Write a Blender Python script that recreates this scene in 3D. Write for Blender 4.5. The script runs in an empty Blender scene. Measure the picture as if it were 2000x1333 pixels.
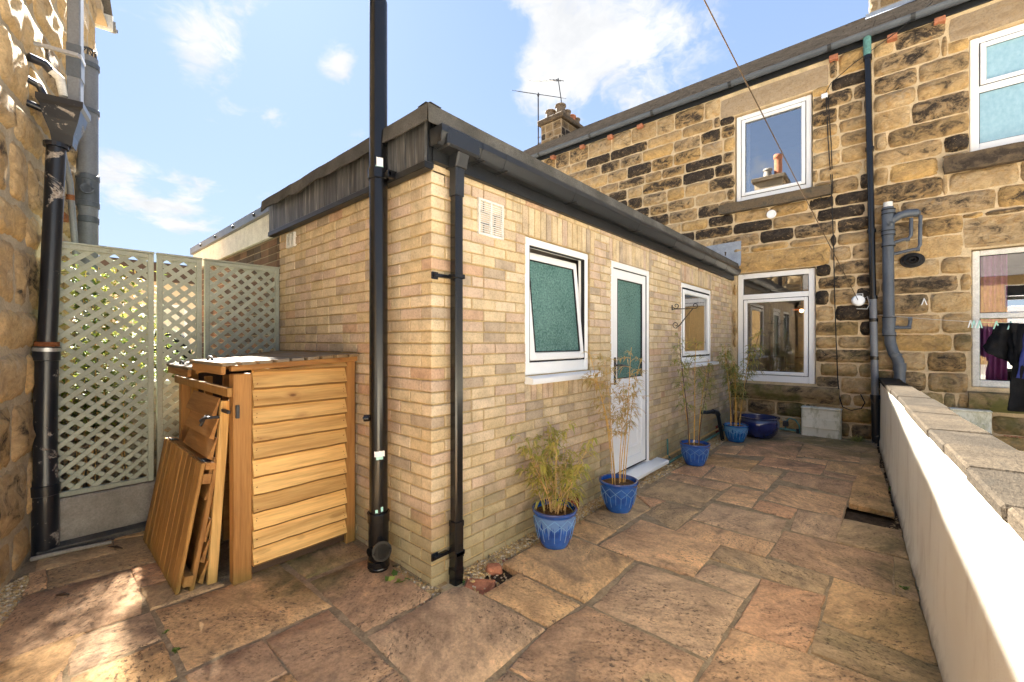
import bpy, math, random
from mathutils import Vector, Matrix, noise

rnd = random.Random(7)
sc = bpy.context.scene
col = sc.collection

# ------------------------------------------------------------------ camera
CAM_H, FPX, TH = 1.46, 831.0, math.radians(41.5)
cam = bpy.data.objects.new('camera', bpy.data.cameras.new('camera'))
col.objects.link(cam)
cam.location = (0, 0, CAM_H)
cam.rotation_euler = (math.pi / 2, 0, TH)
cam.data.sensor_width = 36
cam.data.lens = 36 * FPX / 2000
cam.data.shift_y = 0.0007
cam.data.clip_start = 0.05
cam.data.clip_end = 3000
sc.camera = cam
FW = Vector((-math.sin(TH), math.cos(TH), 0)); RT = Vector((math.cos(TH), math.sin(TH), 0))

# ------------------------------------------------------------------ light
SUN = Vector((-1.0, 0.33, 0.96)).normalized()          # towards the sun
EXPOSURE = 4.62
SKY_STRENGTH = 0.05
SUN_STRENGTH = 2.3
sc.view_settings.view_transform = 'Standard'
sc.view_settings.look = 'None'
sc.view_settings.exposure = EXPOSURE
sc.view_settings.gamma = 1
sc.view_settings.use_curve_mapping = False
sl = bpy.data.objects.new('sun', bpy.data.lights.new('sun', 'SUN'))
col.objects.link(sl)
sl.data.energy = SUN_STRENGTH; sl.data.angle = math.radians(3.2); sl.data.color = (1, .96, .89)
sl.rotation_euler = SUN.to_track_quat('Z', 'Y').to_euler()
sl.location = SUN * 30
sc.cycles.use_denoising = True
sc.cycles.max_bounces = 8
sc.cycles.diffuse_bounces = 5
sc.cycles.transparent_max_bounces = 12
sc.cycles.caustics_reflective = False; sc.cycles.caustics_refractive = False


class NT:
    """small node-tree helper"""
    def __init__(s, tree): s.t = tree; s.n = tree.nodes; s.l = tree.links
    def put(s, sock, v):
        if v is None: return
        if hasattr(v, 'is_linked') or isinstance(v, bpy.types.NodeSocket): s.l.new(v, sock)
        elif isinstance(v, (tuple, list)):
            v = tuple(v)
            if sock.type == 'RGBA' and len(v) == 3: v += (1,)
            sock.default_value = v
        else:
            try: sock.default_value = v
            except TypeError: sock.default_value = (v, v, v)
    def new(s, t, **k):
        n = s.n.new(t)
        for a, b in k.items(): setattr(n, a, b)
        return n
    def m(s, op, a, b=None, c=None, clamp=False):
        n = s.new('ShaderNodeMath', operation=op, use_clamp=clamp)
        for i, v in enumerate((a, b, c)): s.put(n.inputs[i], v)
        return n.outputs[0]
    def vm(s, op, a, b=None, scale=None):
        n = s.new('ShaderNodeVectorMath', operation=op)
        s.put(n.inputs[0], a); s.put(n.inputs[1], b)
        if scale is not None: s.put(n.inputs['Scale'], scale)
        return n.outputs['Value'] if op in ('DISTANCE', 'LENGTH', 'DOT_PRODUCT') else n.outputs[0]
    def noise(s, vec, scale=5, detail=4, rough=.55, dist=0, out='Fac'):
        n = s.new('ShaderNodeTexNoise'); s.put(n.inputs['Vector'], vec)
        s.put(n.inputs['Scale'], scale); s.put(n.inputs['Detail'], detail)
        s.put(n.inputs['Roughness'], rough); s.put(n.inputs['Distortion'], dist)
        return n.outputs[out]
    def voro(s, vec, scale=5, feature='F1', out='Distance', rand=1):
        n = s.new('ShaderNodeTexVoronoi', feature=feature); s.put(n.inputs['Vector'], vec)
        s.put(n.inputs['Scale'], scale); s.put(n.inputs['Randomness'], rand)
        return n.outputs[out]
    def ramp(s, fac, stops, interp='LINEAR'):
        n = s.new('ShaderNodeValToRGB'); r = n.color_ramp; r.interpolation = interp
        while len(r.elements) < len(stops): r.elements.new(.5)
        for e, (p, c) in zip(r.elements, stops):
            e.position = p
            if not isinstance(c, (tuple, list)): c = (c, c, c)
            e.color = tuple(c) + (1,)
        s.put(n.inputs[0], fac)
        return n.outputs[0]
    def step(s, x, a, b):
        n = s.new('ShaderNodeMapRange', interpolation_type='SMOOTHSTEP')
        s.put(n.inputs[0], x); n.inputs[1].default_value = a; n.inputs[2].default_value = b
        return n.outputs[0]
    def mix(s, f, a, b, blend='MIX'):
        n = s.new('ShaderNodeMix', data_type='RGBA', blend_type=blend)
        s.put(n.inputs[0], f); s.put(n.inputs[6], a); s.put(n.inputs[7], b)
        return n.outputs[2]
    def bump(s, h, strength=.3, dist=.01, normal=None):
        n = s.new('ShaderNodeBump'); s.put(n.inputs['Height'], h)
        n.inputs['Strength'].default_value = strength; n.inputs['Distance'].default_value = dist
        if normal is not None: s.put(n.inputs['Normal'], normal)
        return n.outputs[0]
    def pos(s): return s.new('ShaderNodeNewGeometry').outputs['Position']
    def obj(s): return s.new('ShaderNodeTexCoord').outputs['Object']
    def rand(s): return s.new('ShaderNodeObjectInfo').outputs['Random']
    def attr(s, name): return s.new('ShaderNodeAttribute', attribute_name=name).outputs['Fac']
    def mul(s, v, sx, sy, sz): return s.vm('MULTIPLY', v, (sx, sy, sz))
    def sep(s, v):
        n = s.new('ShaderNodeSeparateXYZ'); s.put(n.inputs[0], v); return n.outputs
    def comb(s, x, y, z):
        n = s.new('ShaderNodeCombineXYZ')
        for i, v in enumerate((x, y, z)): s.put(n.inputs[i], v)
        return n.outputs[0]


# ------------------------------------------------------------------ sky
def pixdir(px, py):
    return (FW + RT * ((px - 1000) / FPX) + Vector((0, 0, (668 - py) / FPX))).normalized()

def make_world():
    w = bpy.data.worlds.new('World'); sc.world = w; w.use_nodes = True
    t = NT(w.node_tree); t.n.clear()
    d = t.vm('NORMALIZE', t.new('ShaderNodeTexCoord').outputs['Generated'])
    sky = t.new('ShaderNodeTexSky', sky_type='NISHITA')
    sky.sun_disc = False
    sky.sun_elevation = math.asin(SUN.z)
    sky.sun_rotation = math.atan2(SUN.x, SUN.y)
    sky.air_density = 1.0; sky.dust_density = 0.3; sky.ozone_density = 2.0
    z = t.sep(d)[2]
    zz = t.m('ADD', t.m('MAXIMUM', z, 0.0), .22)
    p = t.vm('SCALE', d, scale=t.m('DIVIDE', 1.0, zz))
    warp = t.noise(p, 2.2, 5, .6, 0, 'Color')
    pw = t.vm('ADD', p, t.vm('SCALE', t.vm('SUBTRACT', warp, (.5, .5, .5)), scale=.35))
    n1 = t.noise(pw, 2.6, 9, .62, .2)
    dens = t.m('SUBTRACT', n1, .60)
    # cloud banks (direction, angular size, weight); the noise field goes on over the whole sky
    for px, py, r, wt in ((1130, 50, .25, .17), (1000, 120, .16, .12), (1330, 90, .20, .16), (1120, 165, .14, .15),
                          (405, 110, .085, .20), (660, 120, .07, .20), (300, 5, .22, .17), (420, 15, .10, .12),
                          (440, 232, .06, .13), (530, 240, .07, .16), (235, 350, .085, .14), (375, 380, .07, .12), (330, 410, .06, .12),
                          (700, 255, .07, .10), (1230, 215, .08, .09), (330, 440, .2, .05)):
        c = pixdir(px, py)
        dd = t.vm('DISTANCE', d, tuple(c))
        dens = t.m('ADD', dens, t.m('MULTIPLY', t.step(dd, r, 0.0), wt))
    for px, py, r, wt in ((820, 110, .22, .16), (560, 170, .16, .1), (880, 330, .2, .1), (1330, 250, .1, .1), (1560, 80, .2, .1), (1010, 60, .05, .12)):
        dd = t.vm('DISTANCE', d, tuple(pixdir(px, py)))
        dens = t.m('SUBTRACT', dens, t.m('MULTIPLY', t.step(dd, r, 0.0), wt))
    mask = t.m('MULTIPLY', t.step(dens, -.03, .13), t.step(z, -.02, .12))
    shade = t.noise(pw, 6, 6, .6)
    cl = t.ramp(shade, [(.3, CLOUD_LO), (.65, CLOUD_HI)])
    # thin high haze that pales the blue towards the horizon
    hz = t.m('POWER', t.m('SUBTRACT', 1.0, t.m('MAXIMUM', z, 0.0, clamp=True)), 3.0)
    gm = t.new('ShaderNodeGamma'); t.put(gm.inputs[0], sky.outputs[0]); gm.inputs[1].default_value = SKY_GAMMA
    base = t.mix(1, gm.outputs[0], SKY_GAIN, 'MULTIPLY')
    base = t.mix(t.m('MULTIPLY_ADD', hz, HAZE_LOW, HAZE_TOP), base, HAZE_COL)
    c = t.mix(mask, base, cl)
    bg = t.new('ShaderNodeBackground'); t.put(bg.inputs[0], c); bg.inputs[1].default_value = SKY_STRENGTH
    out = t.new('ShaderNodeOutputWorld'); t.l.new(bg.outputs[0], out.inputs[0])

SKY_GAIN = (.275, .360, .525); SKY_GAMMA = .34
HAZE_COL = (.72, .79, .845); HAZE_LOW = .55; HAZE_TOP = .05
CLOUD_LO = (.70, .72, .75); CLOUD_HI = (.90, .90, .90)
make_world()

# ------------------------------------------------------------------ materials
M = {}
def mat(name, rough=.7, spec=.3, metal=0):
    m = bpy.data.materials.new(name); m.use_nodes = True
    t = NT(m.node_tree); b = t.n['Principled BSDF']
    b.inputs['Roughness'].default_value = rough; b.inputs['Metallic'].default_value = metal
    b.inputs['Specular IOR Level'].default_value = spec
    M[name] = m
    return t, b

def brick_mat(name, stops, algae=.5, dark=.5):
    t, b = mat(name, .88, .2)
    P = t.pos()
    v = t.m('FRACT', t.m('ADD', t.attr('tint'), t.rand()))
    c = t.ramp(v, stops, 'CONSTANT')
    n = t.noise(P, 9, 5, .6)
    c = t.mix(.75, c, t.ramp(n, [(.25, .62), (.5, 1.0), (.75, 1.22)]), 'MULTIPLY')
    f = t.noise(P, 90, 4, .7)
    c = t.mix(.55, c, t.ramp(f, [(.3, .55), (.5, 1.0), (.7, 1.2)]), 'MULTIPLY')
    pore = t.step(t.voro(P, 48), .17, .10)
    pm = t.m('MULTIPLY', pore, t.step(t.noise(P, 4, 3), .5, .62))
    c = t.mix(t.m('MULTIPLY', pm, dark), c, (.10, .06, .035))
    z = t.sep(P)[2]
    al = t.m('MULTIPLY', t.step(t.m('ADD', z, t.m('MULTIPLY', t.noise(P, 3.5, 6, .65), -1.1)), .08, -.42), algae)
    c = t.mix(al, c, (.20, .19, .085))
    # soot runs below the eaves
    run = t.noise(t.mul(P, 7, 7, .7), 1.2, 4, .6)
    so = t.m('MULTIPLY', t.step(run, .56, .70), t.step(t.m('ADD', z, t.m('MULTIPLY', t.noise(P, 3, 3), .5)), 2.35, 2.9))
    c = t.mix(t.m('MULTIPLY', so, .55), c, (.07, .055, .04))
    t.put(b.inputs['Base Color'], c)
    h = t.m('SUBTRACT', t.m('ADD', t.m('MULTIPLY', f, .6), n), t.m('MULTIPLY', pm, 1.2))
    t.put(b.inputs['Normal'], t.bump(h, .55, .004))

brick_mat('buff_brick', [(0, (.61, .48, .30)), (.14, (.55, .425, .275)), (.27, (.56, .42, .30)), (.38, (.64, .505, .32)), (.52, (.45, .355, .25)),
                         (.60, (.60, .46, .27)), (.72, (.58, .435, .31)), (.84, (.66, .53, .36)), (.96, (.54, .36, .235))])
brick_mat('dark_brick', [(0, (.13, .085, .055)), (.2, (.17, .10, .07)), (.4, (.09, .065, .05)), (.6, (.20, .12, .08)), (.8, (.11, .085, .07))], .15)

def simple(name, c, rough=.6, spec=.3, var=.25, scale=12, bump=.2, bd=.003, metal=0, fine=80):
    t, b = mat(name, rough, spec, metal)
    P = t.pos()
    n = t.noise(P, scale, 5, .6); f = t.noise(P, fine, 3, .6)
    k = t.ramp(n, [(.25, 1 - var), (.75, 1 + var)])
    cc = t.mix(1, c, k, 'MULTIPLY')
    cc = t.mix(.6, cc, t.ramp(f, [(.3, 1 - var), (.7, 1 + var)]), 'MULTIPLY')
    t.put(b.inputs['Base Color'], cc)
    if bump: t.put(b.inputs['Normal'], t.bump(t.m('ADD', n, f), bump, bd))
    return t, b

simple('mortar', (.47, .34, .16), .95, .1, .22, 10, .5, .004)
simple('stone_mortar', (.60, .46, .275), .95, .1, .22, 8, .6, .006)
simple('dark_mortar', (.33, .27, .20), .95, .1, .2)
simple('left_mortar', (.48, .39, .26), .95, .1, .25, 7, .6, .006)
simple('slab_mortar', (.33, .24, .14), .98, .1, .35, 14, .8, .008)
simple('far_ground', (.30, .27, .22), .95, .1, .2, .3, .2)
simple('paving_pale', (.50, .46, .39), .92, .15, .2, 2, .4)
simple('soil', (.085, .058, .036), 1, .05, .5, 16, 1, .02)
simple('black_paint', (.011, .012, .013), .42, .4, .45, 7, .15)
simple('black_plastic', (.006, .006, .0065), .24, .5, .25, 10, .04)
simple('gutter_plastic', (.018, .020, .023), .36, .5, .12, 10, .04)
simple('grey_plastic', (.16, .17, .185), .36, .4, .18, 5, .04)
simple('blue_grey_plastic', (.085, .098, .115), .36, .4, .2, 5, .04)
simple('upvc', (.87, .87, .85), .32, .4, .03, 3, .02)
simple('painted_white', (.70, .68, .62), .6, .3, .18, 10, .3)
simple('gasket', (.02, .02, .02), .6, .2, .1)
simple('terracotta', (.40, .16, .085), .85, .2, .3, 14, .4)
simple('pot_clay', (.17, .13, .09), .9, .2, .3, 14, .4)
simple('red_airbrick', (.26, .05, .035), .8, .2, .3, 20, .4)
simple('concrete', (.30, .275, .235), .92, .15, .25, 6, .6, .006)
simple('dark_concrete', (.11, .10, .085), .9, .15, .3, 8, .5)
simple('lead', (.30, .33, .37), .5, .4, .25, 9, .3)
simple('metal_dark', (.03, .03, .032), .5, .5, .3, 30, .2)
simple('zinc', (.45, .46, .47), .4, .5, .15, 20, .1, .002, .7)
simple('clips_white', (.85, .85, .83), .4, .4, .05)
simple('mint_plastic', (.42, .74, .66), .4, .4, .05)
simple('slate', (.13, .115, .10), .8, .2, .35, 7, .4)
simple('cream_render', (.66, .55, .40), .9, .15, .1, 3, .4)
simple('plaster', (.42, .36, .29), .9, .1, .08, 3, .1)
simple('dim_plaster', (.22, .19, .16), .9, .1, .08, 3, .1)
simple('floor_wood', (.22, .12, .06), .5, .3, .2, 4, .1)
simple('copper_green', (.10, .23, .20), .6, .3, .4, 30, .3)
simple('rust', (.20, .075, .03), .9, .2, .4, 30, .5)
simple('black_cloth', (.010, .010, .011), .9, .15, .4, 12, .4)
simple('navy_cloth', (.03, .04, .16), .9, .15, .2, 12, .4)
simple('white_cloth', (.62, .6, .56), .9, .1, .1, 12, .2)
simple('purple_curtain', (.52, .18, .44), .85, .1, .15, 8, .2)
simple('beige_curtain', (.52, .40, .26), .85, .1, .12, 8, .2)
simple('dark_wood', (.07, .045, .03), .5, .3, .2, 8, .1)
simple('rope', (.10, .066, .038), .9, .1, .3, 60, .3)
simple('wire_pale', (.62, .60, .56), .6, .2, .1)
simple('dry_flower', (.30, .17, .06), .9, .1, .4, 30, .2)
simple('pale_tarp', (.5, .52, .5), .6, .3, .2)

def felt_mat():
    t, b = mat('mineral_felt', .95, .1)
    P = t.pos()
    n = t.noise(P, 3, 6, .65); f = t.noise(P, 160, 2, .7)
    c = t.ramp(n, [(.3, (.060, .056, .048)), (.55, (.105, .098, .085)), (.75, (.15, .142, .125))])
    c = t.mix(.8, c, t.ramp(f, [(.3, .6), (.7, 1.35)]), 'MULTIPLY')
    t.put(b.inputs['Base Color'], c); t.put(b.inputs['Normal'], t.bump(f, .5, .004))
felt_mat()

def clad_mat():
    t, b = mat('black_boards', .5, .35)
    P = t.pos(); r = t.rand()
    g = t.noise(t.vm('ADD', t.mul(P, 40, 40, 2.5), t.comb(t.m('MULTIPLY', r, 30), 0, 0)), 1, 5, .65)
    c = t.ramp(g, [(.35, (.035, .036, .037)), (.55, (.085, .084, .082)), (.70, (.21, .20, .185))])
    c = t.mix(1, c, t.ramp(r, [(0, .7), (1, 1.5)]), 'MULTIPLY')
    wear = t.step(t.noise(t.mul(P, 9, 9, 5), 1.5, 6, .7), .60, .68)
    c = t.mix(t.m('MULTIPLY', wear, .6), c, (.17, .155, .13))
    t.put(b.inputs['Base Color'], c); t.put(b.inputs['Normal'], t.bump(g, .4, .004))
clad_mat()

def stone_mat(name, stops, soot_amt, soot_lo, soot_hi, moss=.0, bs=.8, bd=.02, pale=.35, ochre=(.52, .32, .13), chalk=(.66, .53, .35)):
    t, b = mat(name, .9, .2)
    P = t.pos()
    v = t.m('FRACT', t.m('ADD', t.attr('tint'), t.rand()))
    e = t.attr('edge')
    v2 = t.m('FRACT', t.m('MULTIPLY', v, 7.31))
    off = t.vm('ADD', P, t.comb(t.m('MULTIPLY', v, 9), 0, t.m('MULTIPLY', v2, 7)))
    n = t.noise(t.mul(off, 1, 1, 1.5), 6, 9, .68, .9); f = t.noise(P, 42, 6, .72); n2 = t.noise(off, 11, 6, .62, .8)
    c = t.ramp(v, stops)
    c = t.mix(t.step(n2, .45, .7), c, ochre)                    # ochre iron staining
    c = t.mix(t.m('MULTIPLY', t.step(t.noise(off, 8, 5, .6), .52, .68), pale), c, chalk)
    c = t.mix(.8, c, t.ramp(f, [(.28, .5), (.5, 1.0), (.75, 1.3)]), 'MULTIPLY')
    # soot crust sits on the proud middle of the stone
    s = t.m('ADD', t.m('MULTIPLY', n, 1.9), t.m('ADD', t.m('MULTIPLY', e, .22), t.m('MULTIPLY', v2, soot_amt)))
    s = t.m('ADD', s, t.m('MULTIPLY', t.m('SUBTRACT', f, .5), .8))
    so = t.step(s, soot_lo, soot_hi)
    chip = t.step(t.noise(off, 30, 5, .75, 1.0), .60, .66)
    so = t.m('MULTIPLY', so, t.m('SUBTRACT', 1.0, t.m('MULTIPLY', chip, .75)))
    c = t.mix(t.m('MULTIPLY', t.step(s, soot_lo - .30, soot_lo + .1), .35), c, (.24, .15, .07))
    c = t.mix(so, c, t.ramp(n2, [(.3, (.024, .019, .015)), (.58, (.06, .045, .032)), (.75, (.15, .10, .06))]))
    if moss:
        z = t.sep(P)[2]
        gm = t.m('MULTIPLY', t.step(t.noise(P, 2.2, 6, .65), .47, .62), t.m('MULTIPLY', t.step(z, 2.6, .1), moss))
        c = t.mix(gm, c, (.13, .125, .035))
    t.put(b.inputs['Base Color'], c)
    h = t.m('ADD', t.m('MULTIPLY', n2, 1.0), t.m('MULTIPLY', f, .55))
    t.put(b.inputs['Normal'], t.bump(h, bs, bd))

TAN = [(0, (.58, .39, .18)), (.2, (.66, .48, .26)), (.4, (.45, .32, .17)), (.6, (.68, .43, .16)), (.8, (.52, .38, .22)), (1, (.61, .42, .20))]
stone_mat('sandstone', TAN, .95, 1.34, 1.86, .0, 1.0, .035)
stone_mat('sandstone_clean', TAN, .75, 1.42, 2.12, .75, 1.0, .035)
stone_mat('rockface', [(0, (.54, .35, .16)), (.3, (.66, .47, .245)), (.5, (.52, .38, .21)), (.7, (.66, .43, .18)), (1, (.58, .42, .235))], .5, 1.42, 1.95, .0, .9, .016, .5, (.54, .36, .16), (.62, .50, .33))
stone_mat('lintel_stone', [(0, (.33, .25, .16)), (1, (.40, .30, .19))], .3, 1.3, 2.0, .0, .5, .01, .3, (.36, .26, .15), (.46, .36, .24))
stone_mat('dark_sill', [(0, (.075, .065, .05)), (1, (.10, .085, .06))], .4, 1.1, 1.8, .5, .5, .01, .12, (.12, .098, .065), (.16, .135, .10))
stone_mat('mossy_sill', [(0, (.33, .24, .12)), (1, (.38, .27, .14))], .35, 1.2, 1.7, 1.0, .9, .02, .2, (.30, .21, .095), (.36, .29, .18))
stone_mat('chimney_stone', [(0, (.26, .18, .09)), (.5, (.34, .25, .14)), (1, (.22, .16, .10))], .9, 1.2, 1.8, .0, 1.0, .03, .15, (.30, .19, .08))
simple('chimney_mortar', (.36, .28, .18), .95, .1, .22, 8, .5)
stone_mat('dim_stone', [(0, (.22, .20, .17)), (.5, (.30, .27, .22)), (1, (.18, .16, .13))], .3, 1.3, 1.9, .3)

def slab_mat():
    t, b = mat('flagstone', .75, .25)
    P = t.pos(); r = t.rand()
    r2 = t.m('FRACT', t.m('MULTIPLY', r, 13.7)); r3 = t.m('FRACT', t.m('MULTIPLY', r, 41.3))
    off = t.vm('ADD', P, t.comb(t.m('MULTIPLY', r, 23), t.m('MULTIPLY', r2, 17), 0))
    ang = t.new('ShaderNodeVectorRotate', rotation_type='Z_AXIS'); t.put(ang.inputs['Vector'], off); t.put(ang.inputs['Angle'], t.m('MULTIPLY', r3, 3.0))
    q = ang.outputs[0]
    n = t.noise(t.mul(q, 1.6, 3.6, 1), 1.5, 7, .62, .8)
    n2 = t.noise(t.mul(q, 1, 1.8, 1), 7, 6, .7, .4)
    f = t.noise(P, 55, 5, .72)
    base = t.ramp(r, [(0, (.66, .405, .19)), (.18, (.60, .36, .16)), (.34, (.52, .32, .175)), (.5, (.66, .40, .205)), (.64, (.50, .335, .175)), (.78, (.63, .355, .185)), (.9, (.58, .38, .215))], 'CONSTANT')
    c = t.mix(.9, base, t.ramp(n, [(.28, (.66, .63, .62)), (.5, (1, 1, 1)), (.72, (1.30, 1.26, 1.18))]), 'MULTIPLY')
    c = t.mix(.85, c, t.ramp(n2, [(.28, .55), (.5, 1.0), (.72, 1.28)]), 'MULTIPLY')
    c = t.mix(.7, c, t.ramp(f, [(.3, .55), (.55, 1.05), (.75, 1.25)]), 'MULTIPLY')
    pit = t.m('MULTIPLY', t.step(t.noise(t.mul(q, 1, 1.6, 1), 34, 5, .75), .53, .62), t.step(t.noise(off, 2.6, 5, .6), .36, .60))
    c = t.mix(t.m('MULTIPLY', pit, .85), c, (.10, .07, .05))
    stain = t.step(t.noise(off, 2.8, 7, .68, .6), .53, .70)
    c = t.mix(t.m('MULTIPLY', stain, .62), c, (.13, .095, .065))
    x, y, z = t.sep(P)[0:3]
    # algae: strongest on the damp far end, by the rendered wall and beside the bin store
    a1 = t.step(y, 4.6, 8.2)
    a2 = t.m('MULTIPLY', t.step(x, -.75, .15), .75)
    a3 = t.step(t.vm('DISTANCE', P, (-2.75, 1.15, 0)), .65, .1)
    am = t.m('MAXIMUM', t.m('MAXIMUM', a1, a2), a3)
    al = t.m('MULTIPLY', t.step(t.m('ADD', t.noise(P, 2.6, 6, .65, .4), t.m('MULTIPLY', am, .32)), .58, .86), am)
    c = t.mix(t.m('MULTIPLY', al, .8), c, t.ramp(n2, [(.3, (.085, .078, .028)), (.7, (.19, .165, .065))]))
    dot = t.m('MULTIPLY', t.step(t.voro(P, 7), .05, .035), t.step(t.noise(P, 5, 2), .60, .66))
    c = t.mix(dot, c, (.75, .72, .66))
    t.put(b.inputs['Base Color'], c)
    h = t.m('ADD', t.m('MULTIPLY', n, 1.3), t.m('ADD', n2, t.m('MULTIPLY', f, .3)))
    h = t.m('SUBTRACT', h, t.m('MULTIPLY', pit, .35))
    t.put(b.inputs['Normal'], t.bump(h, .7, .012))
    t.put(b.inputs['Roughness'], t.ramp(n2, [(.3, .78), (.7, .95)]))
slab_mat()

def wood_mat(name, ax, light, dark, age=.0):
    t, b = mat(name, .62, .25)
    P = t.pos(); r = t.rand()
    k = [22, 22, 22]; k[ax] = 1.3
    o = t.comb(t.m('MULTIPLY', r, 31), t.m('MULTIPLY', r, 57), t.m('MULTIPLY', r, 43))
    q = t.vm('ADD', t.mul(P, *k), o)
    kk = [9, 9, 9]; kk[ax] = 3.6; kk[{1: 0, 2: 1, 0: 1}[ax]] = 0.02
    kv = t.voro(t.vm('ADD', t.mul(P, *kk), o), 1.0)
    kr = t.noise(t.vm('ADD', t.mul(P, 2, 2, 2), o), 1.5, 1, .5); kv = t.m('ADD', kv, t.m('MULTIPLY', t.step(kr, .58, .40), .25))
    knot = t.step(kv, .12, .05); halo = t.step(kv, .30, .08)
    g = t.noise(q, 1, 4, .6, t.m('MULTIPLY', halo, 1.6)); f = t.noise(t.vm('ADD', t.mul(P, *[x * 5 for x in k]), o), 1, 3, .6)
    c = t.ramp(g, [(.3, dark), (.52, light), (.7, tuple(x * 1.12 for x in light))])
    c = t.mix(.6, c, t.ramp(f, [(.3, .75), (.7, 1.15)]), 'MULTIPLY')
    c = t.mix(1, c, t.ramp(r, [(0, (.74, .71, .67)), (.5, (1, 1, 1)), (1, (1.16, 1.12, 1.04))]), 'MULTIPLY')
    c = t.mix(t.m('MULTIPLY', halo, .45), c, (.24, .10, .03))
    c = t.mix(t.m('MULTIPLY', knot, .85), c, (.13, .05, .018))
    c = t.mix(t.m('MULTIPLY', t.attr('tint'), .8), c, (.13, .06, .02))  # tinted faces go dark brown: painted shade under the board laps
    if age:
        w = t.step(t.noise(P, 5, 6, .65), .40, .62)
        c = t.mix(t.m('MULTIPLY', w, age), c, (.20, .17, .13))
    z = t.sep(P)[2]
    al = t.m('MULTIPLY', t.step(t.m('ADD', z, t.m('MULTIPLY', t.noise(P, 6, 4), .25)), .26, .10), .55)
    c = t.mix(al, c, (.12, .11, .03))
    t.put(b.inputs['Base Color'], c); t.put(b.inputs['Normal'], t.bump(t.m('ADD', g, f), .35, .003))
HON, HOND = (.80, .51, .19), (.56, .31, .095)
BRN, BRND = (.40, .20, .062), (.27, .12, .035)
for i, a in enumerate('xyz'):
    wood_mat('pine_' + a, i, HON, HOND); wood_mat('brown_' + a, i, BRN, BRND)
wood_mat('weathered_x', 0, (.24, .165, .085), (.16, .10, .045), .8)
wood_mat('tan_z', 2, (.42, .225, .065), (.30, .145, .04))

def paint_wood():
    t, b = mat('sage_paint', .65, .25)
    P = t.pos()
    n = t.noise(P, 6, 5, .6); f = t.noise(P, 70, 4, .7); r = t.rand()
    c = t.ramp(n, [(.3, (.345, .365, .285)), (.7, (.43, .45, .36))])
    c = t.mix(1, c, t.ramp(r, [(0, .86), (1, 1.1)]), 'MULTIPLY')
    c = t.mix(.5, c, t.ramp(f, [(.3, .75), (.7, 1.15)]), 'MULTIPLY')
    c = t.mix(t.m('MULTIPLY', t.step(t.noise(P, 9, 6, .7), .62, .72), .6), c, (.17, .15, .09))
    t.put(b.inputs['Base Color'], c); t.put(b.inputs['Normal'], t.bump(f, .25, .003))
paint_wood()

def render_mat():
    t, b = mat('cream_wall_render', .92, .12)
    P = t.pos()
    n = t.noise(P, 1.7, 6, .6); f = t.noise(P, 130, 3, .7); s = t.noise(t.mul(P, 3, 3, 1.1), 1.3, 6, .65)
    c = t.ramp(n, [(.3, (.84, .79, .65)), (.7, (.90, .86, .73))])
    c = t.mix(t.m('MULTIPLY', t.step(s, .46, .70), .5), c, (.58, .50, .37))
    sp = t.step(t.noise(P, 24, 5, .75, 1.0), .68, .74)
    c = t.mix(t.m('MULTIPLY', sp, .3), c, (.40, .33, .22))
    z = t.sep(P)[2]
    c = t.mix(t.m('MULTIPLY', t.step(t.m('ADD', z, t.m('MULTIPLY', t.noise(P, 8, 5, .7), .18)), .17, .07), .6), c, (.26, .21, .13))
    t.put(b.inputs['Base Color'], c); t.put(b.inputs['Normal'], t.bump(t.m('ADD', f, t.m('MULTIPLY', n, 2)), .4, .004))
render_mat()

def coping_mat():
    t, b = mat('coping_stone', .95, .12)
    P = t.pos(); r = t.rand()
    n = t.noise(P, 4, 6, .65); f = t.noise(t.vm('ADD', t.mul(P, 120, 45, 120), t.comb(t.m('MULTIPLY', r, 20), 0, 0)), 1, 5, .7)
    c = t.ramp(f, [(.28, (.018, .0135, .009)), (.45, (.042, .033, .023)), (.62, (.060, .048, .034)), (.8, (.085, .070, .051))])
    c = t.mix(.9, c, t.ramp(n, [(.28, .5), (.7, 1.3)]), 'MULTIPLY')
    c = t.mix(t.m('MULTIPLY', t.step(t.noise(t.mul(P, 9, 3, 9), 1.3, 6, .7), .52, .66), .55), c, (.03, .026, .02))
    c = t.mix(1, c, t.ramp(r, [(0, (.75, .75, .75)), (1, (1.15, 1.1, 1.02))]), 'MULTIPLY')
    t.put(b.inputs['Base Color'], c); t.put(b.inputs['Normal'], t.bump(t.m('ADD', f, n), .8, .008))
coping_mat()

def meter_mat():
    t, b = mat('meter_plastic', .6, .3)
    P = t.pos(); z = t.sep(P)[2]
    c = t.ramp(t.noise(P, 5, 5, .6), [(.3, (.72, .69, .55)), (.7, (.84, .81, .68))])
    g = t.step(t.noise(t.mul(P, 6, 6, 2.5), 1.6, 6, .7), .46, .66)
    c = t.mix(t.m('MULTIPLY', g, .65), c, (.30, .29, .11))
    t.put(b.inputs['Base Color'], c)
meter_mat()

def iron_mat():
    t, b = mat('chipped_iron', .38, .5)
    P = t.pos()
    n = t.noise(P, 7, 6, .7, .5); f = t.noise(P, 40, 4, .7)
    ch = t.step(n, .60, .64)
    c = t.mix(ch, (.012, .014, .019), t.ramp(f, [(.35, (.16, .13, .10)), (.65, (.42, .38, .33))]))
    c = t.mix(t.step(t.noise(P, 11, 5, .7), .62, .72), c, (.11, .05, .025))
    t.put(b.inputs['Base Color'], c); t.put(b.inputs['Roughness'], t.ramp(ch, [(0, .3), (1, .85)]))
    t.put(b.inputs['Normal'], t.bump(t.m('SUBTRACT', t.m('MULTIPLY', f, .4), ch), .3, .003))
iron_mat()

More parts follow.
